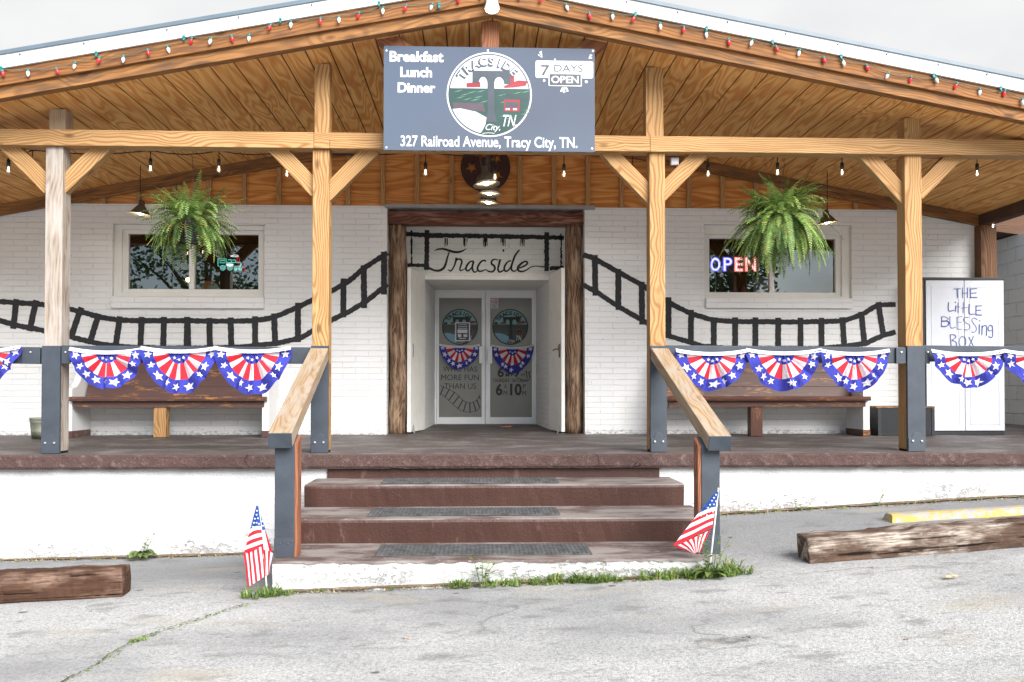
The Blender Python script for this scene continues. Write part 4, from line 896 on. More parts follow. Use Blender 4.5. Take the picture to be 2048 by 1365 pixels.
# stair handrails
def handrail(tu0, tu1, eu0, eu1, eya, pu0, pu1, lab, inner, su0, su1):
    top0, top1 = at(tu0, 695, 7.86), at(tu1, 695, 7.86); e0, e1 = at(eu0, eya, 5.93), at(eu1, eya, 5.93)
    hr = thing('stair_handrail', ((e0.x + e1.x) / 2, 6.1, -.554), lab, 'handrail', 'timber handrails beside the steps')
    w = (e1.x - e0.x); th = pw(31, 5.93)
    A = Vector(((top0.x + top1.x) / 2, 7.865, top0.z - th * .55)); B = Vector(((e0.x + e1.x) / 2, 5.945, e0.z - th * .55))
    bar('rail', A, B, w, th, PINE_W, hr, bevel=.005)
    d = (B - A).normalized(); bar('painted_end', B + d * .0005, B + d * .012, w + .001, th + .001, SLATE, hr, bevel=.003)
    p0, p1 = at(pu0, 1000, 6.02), at(pu1, 1000, 6.02); xm = (p0.x + p1.x) / 2; wd = p1.x - p0.x
    t = (6.09 - A.y) / (B.y - A.y); zt = A.z + (B.z - A.z) * t - th * .52
    m = MB(); m.hexa([(p0.x, 6.02, -.553), (p1.x, 6.02, -.553), (p1.x, 6.15, -.553), (p0.x, 6.15, -.553), (p0.x, 6.02, zt - .02), (p1.x, 6.02, zt - .02), (p1.x, 6.15, zt + .035), (p0.x, 6.15, zt + .035)])
    po = build(m, 'post', [SLATE], hr, .004, label='slate grey lower post')
    bx0 = p1.x + .0008 if inner > 0 else p0.x - .022
    m = MB(); m.hexa([(bx0, 6.026, -.552), (bx0 + .021, 6.026, -.552), (bx0 + .021, 6.145, -.552), (bx0, 6.145, -.552), (bx0, 6.026, zt - .02), (bx0 + .021, 6.026, zt - .02), (bx0 + .021, 6.145, zt + .03), (bx0, 6.145, zt + .03)])
    build(m, 'side_board', wood('red_brown_board', (0.20, 0.075, 0.04), (0.33, 0.135, 0.07)), po, M=frame((bx0, 6.05, -.55), (bx0, 6.05, 1), (1, 0, 0)))
    m = MB(); m.box((p0.x - .001, 6.014, -.552), (p1.x + .001, 6.0195, -.425))
    for i in range(5): m.lathe([(0, -.006), (.005, -.004), (.006, 0)], 6, (p0.x + wd * (.12 + .19 * i), 6.0138, -.45 - .012 * (i % 2)), M=Matrix.Rotation(R(-90), 4, 'X'))
    build(m, 'base_plate', SLATE_D, po)
handrail(623, 655, 536, 583, 864, 549, 588.5, 'left stair handrail of weathered timber with a grey painted end', 1, 588, 598)
handrail(1301, 1337, 1418, 1463, 870, 1403, 1440, 'right stair handrail of weathered timber with a grey painted end', -1, 1391, 1403)

# ------------------------------------------------------------------ main sign
YS = 7.60
s0, s1 = at(767, 300.5, YS), at(1189.5, 98, YS)
sgn = thing('restaurant_sign', ((s0.x + s1.x) / 2, YS, s0.z), 'large slate grey restaurant sign with round emblem fixed to the crossbeam', 'sign')
SIGNM = NT('gloss_sign_vinyl'); SIGNM.base((0.068, 0.077, 0.100), 0.05, 0.5); SIGNM.b.inputs['IOR'].default_value = 2.1
SIGNM.bump(SIGNM.noise(SIGNM.obj(), 2.0, 2), 0.05, 0.02); SIGNM = SIGNM.m
mb = MB(); mb.box((s0.x, YS, s0.z), (s1.x, YS + .012, s1.z)); build(mb, 'panel', SIGNM, sgn, .001)
SW = plain('sign_white', (0.66, 0.66, 0.68), 0.25, 0.5, var=0.02); SD = plain('sign_slate', (0.042, 0.048, 0.058), 0.25, 0.5, var=0.03)
def zs_(u, v): return xz(u / 4.452 + 750, v / 4.452 + 80, YS)
def sbox(u0, v0, u1, v1): a, b = zs_(u0, v1), zs_(u1, v0); return (a[0], a[1], b[0], b[1])
mb = MB(); y1 = YS - .0012
for b, r_, bo in (('Breakfast', (130, 105, 610, 195), .034), ('Lunch', (225, 245, 508, 333), .034), ('Dinner', (202, 383, 538, 470), .034), ('327 Railroad Avenue, Tracy City, TN.', (228, 868, 1802, 978), .016)):
    x0, z0, x1, z1 = sbox(*r_); mb = MB(); mb.text(b, x0, z0, x1, z1, y1, 0, bo); build(mb, 'lettering', SW, sgn)
mb = MB()
def rr(u0, v0, u1, v1, r, y, mi):
    x0, z0, x1, z1 = sbox(u0, v0, u1, v1); r = r * YS / F / 4.452; pts = []
    for cx, cz, a in ((x1 - r, z1 - r, 0), (x0 + r, z1 - r, 90), (x0 + r, z0 + r, 180), (x1 - r, z0 + r, 270)): pts += [(cx + r * math.cos(R(a + 18 * i)), cz + r * math.sin(R(a + 18 * i))) for i in range(6)]
    mb.flat(pts, y, mi)
rr(1430, 192, 1942, 338, 16, y1, 0); rr(1540, 300, 1845, 415, 3, y1 - .0006, 1); rr(1546, 303, 1840, 412, 3, y1 - .0012, 0); rr(1553, 309, 1833, 405, 2, y1 - .0018, 1)
for b, r_, mi, yo, bo in (('7', (1478, 226, 1555, 318), 1, .0024, .014), ('DAYS', (1596, 226, 1850, 285), 1, .0024, .004), ('OPEN', (1570, 325, 1812, 386), 0, .0024, .016)):
    x0, z0, x1, z1 = sbox(*r_); mb.text(b, x0, z0, x1, z1, y1 - yo, mi, bo)
build(mb, 'opening_badge', [SW, SD], sgn)
for (cx, cy, r) in ((1602, 176, 8), (1506, 363, 11), (1881, 374, 13)):
    mb = MB(); mb.flat([zs_(cx + r * math.cos(R(i * 30)), cy + r * math.sin(R(i * 30))) for i in range(12)], y1); build(mb, 'dot', SW, sgn)
for grp_ in ([[(1450, 135), (1458, 128), (1490, 165)], [(1462, 110), (1485, 97), (1490, 162)]], [[(1900, 165), (1918, 128), (1936, 140)], [(1895, 172), (1930, 155), (1934, 166)]],
            [[(1648, 462), (1665, 425), (1676, 425), (1668, 462)], [(1674, 470), (1684, 412), (1694, 470)], [(1694, 425), (1706, 420), (1724, 458), (1706, 464)]]):
    mb = MB()
    for pg_ in grp_: mb.flat([zs_(*p) for p in pg_], y1)
    build(mb, 'spark', SW, sgn)
for (cx, cy) in ((100, 97), (1004, 97), (100, 960), (1932, 970), (1940, 100)):
    q_ = zs_(cx, cy); mb = MB(); mb.lathe([(0, -.003), (.009, -.002), (.011, 0)], 10, (q_[0], YS - .0002, q_[1]), M=Matrix.Rotation(R(-90), 4, 'X')); build(mb, 'screw', STEEL, sgn)
mb = MB(); cc = zs_(1018, 488); logo_geo(mb, cc[0], cc[1], 381 * YS / F / 4.452, YS - .001, (0, 1, 2, 3, 4, 5, 6, 7, 8))
build(mb, 'emblem', [SW, plain('emblem_slate', (0.06, 0.07, 0.085), 0.25), plain('emblem_sky', (0.46, 0.49, 0.53), 0.25), plain('emblem_green', (0.028, 0.065, 0.055), 0.25), plain('emblem_light_green', (0.11, 0.24, 0.16), 0.25), plain('emblem_red', (0.27, 0.03, 0.035), 0.25),
                     plain('emblem_water', (0.50, 0.56, 0.59), 0.25), plain('emblem_bank', (0.09, 0.065, 0.08), 0.25), SW], sgn)

# ------------------------------------------------------------------ hanging lights
def bulb_profile(k): return [(0.0, 0.0), (.012 * k, -.001), (.018 * k, -.02), (.021 * k, -.038), (.017 * k, -.055), (.008 * k, -.066), (0.0, -.068)]
YB = 8.13
EB = [(17, 322, 1.0), (65, 318, 1.0), (301, 320, 1.0), (438, 321, 1.0), (574, 330, .9), (851, 328, 1.0), (990, 337, .9), (1128, 331, 1.0), (1265, 333, .9), (1416, 331, 1.0), (1555, 328, 1.0), (1684, 328, 1.0), (1830, 330, .9), (1954, 330, 1.0)]
ebs = thing('cafe_string_lights', (at(990, 310, YB).x, YB, at(990, 310, YB).z), 'black string of clear filament bulbs slung behind the crossbeam', 'string lights')
cab = []; proto = None
for i, (u_, v_, k) in enumerate(EB):
    p = at(u_, v_, YB); top = at(u_, 304 + .004 * (u_ - 900), YB); cab.append((p, top))
mb = MB(); path = []
for i, (p, top) in enumerate(cab):
    path.append(top)
    if i < len(cab) - 1:
        n_ = cab[i + 1][1]; path += [top.lerp(n_, t) + Vector((0, 0, -.035 * math.sin(math.pi * t))) for t in (.25, .5, .75)]
mb.tube([at(-150, 306, YB)] + path + [at(2060, 312, YB)], .005, 6)
for p, top in cab: mb.tube([top + Vector((-.02, 0, .0)), top + Vector((.02, 0, 0))], .011, 6); mb.tube([top, p + Vector((0, 0, .012))], .0045, 6)
build(mb, 'cable', WIREB, ebs)
for p, top in cab:
    mb = MB(); mb.lathe([(r_, z) for r_, z in bulb_profile(1.05)], 14, p + Vector((0, 0, -.045))); b = build(mb, 'bulb', BULBGLASS, ebs, smooth=True)
    mb = MB(); mb.lathe([(.006, .014), (.015, .008), (.0165, -.03), (.0145, -.046), (0, -.047)], 12, p); build(mb, 'socket', BLACKPL, b, smooth=True)
    mb = MB()
    for a in range(4): dx, dy = .006 * math.cos(a * 1.57), .006 * math.sin(a * 1.57); mb.tube([p + Vector((dx * .5, dy * .5, -.052)), p + Vector((dx, dy, -.094))], .0016, 4)
    build(mb, 'filament', FILAMENT, b)
# red and white christmas bulbs along the roof edge
CB = [(5, 152, 1), (56, 152, 0), (112, 148, 1), (151, 137, 0), (200, 126, 1), (247, 124, 0), (295, 111, 1), (334, 104, 0), (384, 87, 1), (423, 88, 0), (463, 83, 1), (499, 81, 0), (542, 61, 1), (582, 54, 0), (641, 48, 1), (678, 45, 0), (719, 37, 1), (766, 27, 0), (813, 22, 1), (865, 19, 0), (917, 5, 1),
      (962, -3, 0), (1036, -2, 0), (1084, 5, 1), (1131, 20, 0), (1178, 37, 1), (1225, 38, 0), (1270, 44, 1), (1320, 58, 0), (1368, 65, 1), (1412, 74, 0), (1457, 90, 1), (1505, 92, 0), (1551, 104, 1), (1600, 111, 0), (1647, 126, 1), (1685, 131, 0), (1732, 141, 1), (1778, 157, 0), (1823, 165, 1), (1870, 166, 0), (1915, 178, 1), (1960, 189, 0), (2010, 192, 1), (2044, 210, 0)]
CLIPS = [(3, 136), (193, 106), (368, 74), (561, 39), (758, 6), (878, 10), (1271, 26), (1413, 55), (1545, 82), (1682, 111), (1867, 149), (2001, 175)]
YC = 7.425
xm_ = thing('christmas_string_lights', (AX, YC, PA.z), 'green wired string of red and white bulbs clipped along the roof fascia', 'string lights')
mb = MB(); nodes = sorted([(u_, v_ - 13) for u_, v_, r_ in CB] + [(u_, v_ + 8) for u_, v_ in CLIPS]); pts = []
for i, (u_, v_) in enumerate(nodes):
    pts.append(at(u_, v_, YC))
    if i < len(nodes) - 1: pts.append(at((u_ + nodes[i + 1][0]) / 2, (v_ + nodes[i + 1][1]) / 2 + 2.0, YC - .004))
mb.tube([at(-60, 146, YC)] + pts + [at(2110, 215, YC)], .0036, 5); build(mb, 'wire', WIREG, xm_)
g = random.Random(4); protoB = {}
for (u_, v_, red) in CB:
    p = at(u_, v_ - 12, YC - .006); ax = g.uniform(-.45, .45); ay = g.uniform(-.25, .35)
    Mx = Matrix.Translation(p) @ Matrix.Rotation(ax, 4, 'Y') @ Matrix.Rotation(ay, 4, 'X')
    if red not in protoB:
        m = MB(); m.lathe([(.010, -.016), (.0135, -.024), (.0145, -.034), (.0105, -.049), (.004, -.060), (0, -.062)], 12); m.v = [Mx @ v for v in m.v]
        b = build(m, 'bulb', BULBRED if red else BULBWHITE, xm_, smooth=True, M=Mx, label='red bulb' if red else 'frosted white bulb')
        m = MB(); m.lathe([(0, .004), (.009, .003), (.0105, -.017), (0, -.018)], 10); m.v = [Mx @ v for v in m.v]; c = build(m, 'socket', TEALCLIP, b, smooth=True, M=Mx); protoB[red] = (b, c)
    else:
        b0_, c0_ = protoB[red]; b = b0_.copy(); COL.objects.link(b); b.parent = xm_; b.matrix_local = WM[xm_.name].inverted() @ Mx; WM[b.name] = Mx
        c = c0_.copy(); COL.objects.link(c); c.parent = b; c.matrix_local = Matrix.Identity(4)
for (u_, v_) in CLIPS:
    p = at(u_, v_, YC - .004); m = MB(); m.box((p.x - .010, p.y - .008, p.z - .022), (p.x + .010, p.y + .006, p.z + .012)); m.box((p.x - .014, p.y - .012, p.z - .005), (p.x + .014, p.y + .004, p.z + .002)); m.box((p.x - .006, p.y - .014, p.z - .034), (p.x + .006, p.y + .002, p.z - .020)); m.box((p.x - .012, p.y - .008, p.z + .012), (p.x - .004, p.y + .012, p.z + .026)); m.box((p.x + .004, p.y - .008, p.z + .012), (p.x + .012, p.y + .012, p.z + .026))
    build(m, 'clip', TEALCLIP, xm_, .002)
# pendants
def pendant(u_, v_, Y, rim, ztop, lab, chain=True, tilt=(0, 0), deep=.09):
    p = at(u_, v_, Y); r = rim; t = thing('pendant_lamp', p, lab, 'lamp', 'pendant lamps under the porch ceiling')
    Mt = Matrix.Translation(p) @ Matrix.Rotation(R(tilt[0]), 4, 'Y') @ Matrix.Rotation(R(tilt[1]), 4, 'X')
    m = MB(); m.lathe([(.012, deep + .085), (.026, deep + .08), (.030, deep + .02), (.045, deep + .008), (r * .52, deep * .92), (r * .66, deep * .72), (r * .73, deep * .42), (r * .76, deep * .18), (r * .84, .012), (r * .97, .006), (r, .001)] if chain else [(.012, deep + .075), (.030, deep + .07), (.034, deep + .02), (.05, deep), (r * .62, deep * .62), (r * .80, deep * .25), (r * .97, .012), (r, .002)], 28, M=Mt)
    sh = build(m, 'shade', IRON, t, smooth=True)
    m = MB(); m.lathe([(r, .0018), (r * .985, .008), (r * .9, .010), (r * .78, deep * .22), (r * .58, deep * .55), (.0, deep * .9)], 28, M=Mt); build(m, 'shade_lining', SHADEIN, sh, smooth=True)
    m = MB(); m.lathe([(0, .066), (.022, .06), (.034, .036), (.030, .014), (.016, .002), (0, 0)], 16, M=Mt); build(m, 'bulb', LAMPGLOW, t, smooth=True)
    m = MB(); tp = p + Vector((0, 0, deep + .07))
    if chain:
        n = int((ztop - tp.z) / .035)
        for i in range(n):
            c = Vector((p.x, p.y, tp.z + .0175 + i * .035)); ring = []
            for k in range(9): a = 2 * math.pi * k / 8; ring.append(c + (Vector((.010 * math.cos(a), 0, .022 * math.sin(a))) if i % 2 else Vector((0, .010 * math.cos(a), .022 * math.sin(a)))))
            m.tube(ring, .0028, 5, cap=False)
        m.tube([tp, Vector((p.x + .004, p.y, ztop))], .003, 5)
        for dx in (-.028, .028): m.tube([Mt @ Vector((dx, 0, deep + .03)), Mt @ Vector((dx, 0, deep + .14))], .004, 6)
    else: m.tube([tp, Vector((p.x, p.y, ztop))], .0045, 6)
    build(m, 'chain' if chain else 'cord', IRON if chain else WIREB, t)
pendant(973, 371, 8.75, .132, rz(AX) - .0, 'front pendant lamp of the three on chains over the entrance', True, (-7, -2), .11)
pendant(979, 391, 9.45, .130, rz(AX) - .0, 'middle pendant lamp of the three on chains over the entrance', True, (2, 0), .11)
pendant(976, 408.5, 10.1, .132, rz(AX) - .0, 'rear pendant lamp of the three on chains over the entrance', True, (6, 0), .11)
pl_ = at(280, 430, 9.9); pendant(280, 430, 9.9, .122, rz(pl_.x) + .01, 'bronze pendant lamp on a cord behind the fern with the visible pot', False, (8, 0), .085)
pr_ = at(1655, 448, 9.9); pendant(1655, 448, 9.9, .120, rz(pr_.x) + .01, 'bronze pendant lamp on a cord behind the fuller fern', False, (-8, 0), .085)
# flood lamp at the ridge
p = at(984, 14, 7.40); fl = thing('flood_lamp', p, 'white flood lamp under the ridge of the porch roof', 'lamp')
m = MB(); m.lathe([(.045, .12), (.05, .03), (.062, .0), (.060, -.02)], 20, p); build(m, 'housing', WHITE, fl, smooth=True)
m = MB(); m.lathe([(.058, -.015), (.052, -.035), (.03, -.048), (0, -.052)], 20, p); build(m, 'lens', emit('warm_flood_lens', (1.0, 0.92, 0.72), 1.6), fl, smooth=True)
# round star plaque on the gable
p = at(971, 335, YW - .04); Rr = pw(49.5, YW)
def star(cx, cz, r, rot=0, k=.42): return [(cx + (r if i % 2 == 0 else r * k) * math.cos(R(90 + rot + 36 * i)), cz + (r if i % 2 == 0 else r * k) * math.sin(R(90 + rot + 36 * i))) for i in range(10)]
cu = bpy.data.curves.new('plaque', 'CURVE'); cu.dimensions = '2D'; cu.fill_mode = 'BOTH'; cu.extrude = .006
def spl(pts):
    s_ = cu.splines.new('POLY'); s_.points.add(len(pts) - 1); s_.use_cyclic_u = True
    for q, (a, b) in zip(s_.points, pts): q.co = (a, b, 0, 1)
spl([(Rr * math.cos(R(i * 6)), Rr * math.sin(R(i * 6))) for i in range(60)])
for a in range(5): spl(star(Rr * .56 * math.cos(R(38 + 72 * a)), Rr * .56 * math.sin(R(38 + 72 * a)), Rr * .27, 38 + 72 * a - 90 + 12))
ob = bpy.data.objects.new('plaque', cu); COL.objects.link(ob); bpy.context.view_layer.update()
me = bpy.data.meshes.new_from_object(ob.evaluated_get(bpy.context.evaluated_depsgraph_get())); bpy.data.objects.remove(ob); bpy.data.curves.remove(cu)
m = MB(); m.add([(p.x + v.co.x, p.y + v.co.z, p.z + v.co.y) for v in me.vertices], [tuple(q.vertices) for q in me.polygons])
tag(build(m, 'star_plaque', plain('dark_maroon_metal', (0.040, 0.012, 0.010), 0.5)), 'round dark maroon plaque with cut out stars on the orange gable', 'plaque')
p = at(1350, 322, 7.98); m = MB(); m.box((p.x - .035, p.y, p.z - .035), (p.x + .035, p.y + .05, p.z + .028)); m.box((p.x - .03, p.y - .004, p.z - .028), (p.x + .03, p.y - .0005, p.z + .015))
tag(build(m, 'junction_box', plain('pale_plastic', (0.62, 0.62, 0.66), 0.5), bevel=.003), 'small pale box under the crossbeam beside the right handrail post', 'box')

# ------------------------------------------------------------------ ferns
def fern(u_, v_, hook, Y, rad, drop, up_, nf, seed, lab, show, leaf_up=()):
    c = at(u_, v_, Y); g = random.Random(seed); t = thing('hanging_fern', c, lab, 'plant', 'ferns hanging from the crossbeam')
    m = MB(); h = at(hook[0], hook[1], Y); pr = .125
    m.lathe([(0, -.17), (pr * .72, -.17), (pr * .74, -.165), (pr * .95, -.02), (pr * 1.06, -.015), (pr * 1.06, .012), (pr * .98, .012), (pr * .92, -.015), (0, -.02)], 26, c)
    m.lathe([(pr * .9, -.178), (pr * .95, -.17), (pr * .9, -.160)], 26, c)
    build(m, 'pot', BLACKPL, t, smooth=False)
    m = MB(); top = Vector((c.x, c.y, c.z + .30))
    for a in (20, 140, 260): m.tube([c + Vector((pr * math.cos(R(a)), pr * math.sin(R(a)), 0)), top], .0025, 5)
    m.tube([top, top + Vector((.012, 0, .03)), h + Vector((.01, 0, -.05)), h], .003, 6)
    m.tube([h + Vector((0.014 * math.cos(a), 0, .014 * math.sin(a))) for a in [R(-200 + 25 * i) for i in range(12)]], .003, 6)
    build(m, 'hanger', IRON, t)
    m = MB()
    for i in range(nf):
        az = g.uniform(0, 2 * math.pi); lv = g.random(); cl = 0
        if lv < .42: el, end, Ln, pwr, cl = R(g.uniform(48, 92)), R(g.uniform(-90, 40)), g.uniform(.24, .50), 1.3, 0      # upright, arching
        elif lv < .84: el, end, Ln, pwr, cl = R(g.uniform(-10, 60)), R(g.uniform(-105, -55)), g.uniform(.22, .50) * drop, g.uniform(.28, .6), 1      # hanging
        else: el, end, Ln, pwr, cl = R(g.uniform(15, 50)), R(g.uniform(-75, -25)), g.uniform(.28, .44), .8, 0
        if i < len(leaf_up): az, el, Ln, end = leaf_up[i]; pwr = 1.3
        fm = g.choice((0, 0, 1, 2))
        if show and cl == 1 and abs((az - 1.5 * math.pi)) < .62: az += g.choice((-1, 1)) * g.uniform(.65, 1.4); Ln *= .8
        d = Vector((math.cos(az), math.sin(az), 0)); side = Vector((-d.y, d.x, 0)); p = c + d * g.uniform(.01, pr * .8) + Vector((0, 0, .0)); n = int(Ln / .0225); st = Ln / n
        W_ = g.uniform(.034, .052); tw = g.uniform(-.3, .3); path = [p.copy()]
        for k in range(n):
            s = k / n; e = el + (end - el) * s ** pwr; dr = d * math.cos(e) + Vector((0, 0, math.sin(e)))
            nr = dr.cross(side); sd_ = (side + nr * tw).normalized(); p = p + dr * st; path.append(p.copy())
            if s < .06: continue
            w = W_ * min(1, (s - .03) * 5) * (1 - s ** 2.6) ** .8 + .004
            for q in (-1, 1):
                tipd = (sd_ * q + dr * .28 + Vector((0, 0, -.12 - .12 * s)) + nr * g.uniform(-.15, .15)).normalized(); a = p + dr * (.004 * q)
                b = a + tipd * w * .5; hw = st * .27
                m.add([a - dr * hw * .5, b - dr * hw, a + tipd * w, b + dr * hw, a + dr * hw * .6], [(0, 1, 2, 3, 4)], fm)
        m.tube(path[::3] + [path[-1]], .0016, 4, fm, cap=False)
    build(m, 'fronds', [FROND, FROND2, FROND3], t, M=Matrix.Translation(c))
    # a few dry stems hanging over the pot
    m = MB()
    for i in range(5):
        a = g.uniform(-2.6, -.5); d = Vector((math.cos(a), math.sin(a), 0)); p = c + d * pr * 1.05; q = [p, p + d * .03 + Vector((0, 0, -.06)), p + d * .02 + Vector((g.uniform(-.02, .02), 0, -g.uniform(.12, .24)))]
        m.tube(q, [.003, .004, .0015], 4)
        for k in range(6): w = q[1].lerp(q[2], k / 6); m.add([w, w + Vector((.014, .004, -.012)), w + Vector((.002, 0, -.02))], [(0, 1, 2)])
    build(m, 'dry_stems', plain('dry_fern', (0.26, 0.14, 0.07), 0.8), t)
fern(383, 447, (383, 307), 8.25, .47, .98, .5, 300, 5, 'hanging fern with its black pot showing, in front of the neon train window', True, ((1.5, R(88), .56, R(60)), (.4, R(70), .52, R(10)), (2.8, R(72), .50, R(15)), (.1, R(40), .5, R(15)), (3.1, R(38), .5, R(-25))))
fern(1560, 441, (1567, 320), 8.25, .52, 1.36, .5, 460, 9, 'fuller hanging fern with long trailing fronds, in front of the open sign window', False, ((.15, R(72), .66, R(52)), (.1, R(42), .55, R(-10)), (2.9, R(66), .46, R(20)), (1.9, R(88), .46, R(65)), (3.3, R(40), .5, R(-40))))

# ------------------------------------------------------------------ bunting
def bunting(u0, u1, v0, drop_px, Y, seed, lab, grp, sag=.032, fold=1.0):
    a, b = at(u0, v0, Y), at(u1, v0, Y); Wd = b.x - a.x; cx = (a.x + b.x) / 2; D = pw(drop_px, Y); g = random.Random(seed)
    t = thing('bunting', (cx, Y, a.z), lab, 'bunting', grp); ph = g.uniform(0, 6)
    yo = g.uniform(-.004, 0)
    nf = 13
    def top(x): return a.z - sag * (1 - (2 * (x - cx) / Wd) ** 2)
    def surf(th, r):            # th 0..pi (left to right), r 0..1
        th0 = th; th = th + (.075 * math.sin(6 * th + ph) + .040 * math.sin(11 * th + 2 * ph)) * math.sin(th) * r
        x = cx - Wd / 2 * r * math.cos(th) * (1 - .015 * math.sin(3 * th + ph)); s = math.sin(th)
        fold_ = (abs(math.sin(th0 * nf / 2 + .3 * math.sin(th * 3 + ph))) * 1.6 - .8) * .6 + .5 * math.sin(th * 5 + ph) ; rr_ = r * (1 + .022 * math.cos(th0 * nf) * r + .03 * math.sin(th * 3.5 + ph) * r)
        z = top(x) - .008 - D * rr_ * s * (1 - .06 * (1 - s))
        y = Y - .026 - .056 * fold * (r ** .7) * fold_ * (.35 + .65 * s) - .02 * r * s + .012 * math.sin(th * 4 + ph * 2) * r + yo
        return Vector((x, y, z))
    NA, NR = 90, 15; m = MB(); vs = [surf(math.pi * i / NA, .04 + .96 * j / NR) for j in range(NR + 1) for i in range(NA + 1)]
    for j in range(NR):
        for i in range(NA):
            r = .04 + .96 * (j + .5) / NR
            mi = 2 if (r < .30 or r > .66) else (1 if int((i + .5) / NA * nf) % 2 else 0)
            m.add([], [])
            m.f.append((j * (NA + 1) + i, j * (NA + 1) + i + 1, (j + 1) * (NA + 1) + i + 1, (j + 1) * (NA + 1) + i)); m.mi.append(mi)
    m.v = vs
    fab = m; m = MB(); n = 24; vs = []
    for i in range(n + 1):
        x = cx - Wd / 2 + Wd * i / n; z = top(x); vs += [(x, Y - .030 + yo, z + .006), (x, Y - .052 + yo, z - .026)]
    m.add(vs, [(2 * i, 2 * i + 1, 2 * i + 3, 2 * i + 2) for i in range(n)]); hd = build(m, 'heading_tape', FWHITE, t)
    m = MB()
    for k in (.09, .91):
        x = cx - Wd / 2 + Wd * k; m.flat([(x + .006 * math.cos(R(45 * i)), top(x) - .012 + .006 * math.sin(R(45 * i))) for i in range(8)], Y - .0490 + yo)
    build(m, 'grommet', INK, hd)
    m = fab
    def put(th, r, sz):
        c = surf(th, r); rot = g.uniform(-25, 25); pts = star(c.x, c.z, sz, rot, .45); vs = []
        for (x, z) in pts + [(c.x, c.z)]:
            A_ = -(x - cx) / (Wd / 2); B_ = -(z - top(x) + .008) / D; r_ = min(1, math.hypot(A_, B_)); x = x + .25 * sz * math.sin(r * 40 + th * 9) * 0; th_ = math.atan2(max(B_, 0.01), A_); q = surf(th_, r_); vs.append((q.x, q.y - .0045, q.z))
        m.add(vs, [(10, i, (i + 1) % 10) for i in range(10)])
    for i in range(9): put(math.pi * (.055 + .89 * i / 8), .835, .037)
    for th in (.30, .5, .70): put(math.pi * th, .20, .017)
    build(m, 'fabric', [FWHITE, RED, FBLUE], t, smooth=True)
GB = 'patriotic buntings hung along the porch rail'
YBU = 7.872
bunting(-98, 46, 692, 62, YBU, 1, 'bunting cut off by the frame edge beside the silver post', GB)
bunting(143, 291, 696, 73, YBU, 2, 'bunting nearest the silver post, over the pew with the pine leg', GB)
bunting(285, 437, 694, 82, YBU - .006, 3, 'middle bunting of the three over the pew with the pine leg', GB)
bunting(430, 584, 694, 84, YBU, 4, 'bunting next to the left handrail, over the pew with the pine leg', GB)
bunting(1350, 1495, 699, 74, YBU, 5, 'bunting partly behind the right handrail, over the pew with the brown leg', GB)
bunting(1490, 1640, 698, 77, YBU - .006, 6, 'middle bunting of the three over the pew with the brown leg', GB)
bunting(1636, 1775, 699, 76, YBU, 7, 'bunting nearest the black chest, over the end of the pew with the brown leg', GB)
bunting(1859, 2006, 700, 68, YBU, 8, 'bunting in front of the white cabinet', GB)
bunting(2003, 2150, 700, 70, YBU - .006, 9, 'bunting cut off by the frame edge beside the white cabinet', GB)
GD = 'small buntings on the entrance doors'
bunting(879, 960, 689, 44, YD - .004, 10, 'small bunting on the left glass door below the emblem', GD, .03, .6)
bunting(983, 1067, 690, 50, YD - .004, 11, 'small bunting on the right glass door above the opening hours', GD, .04, .6)

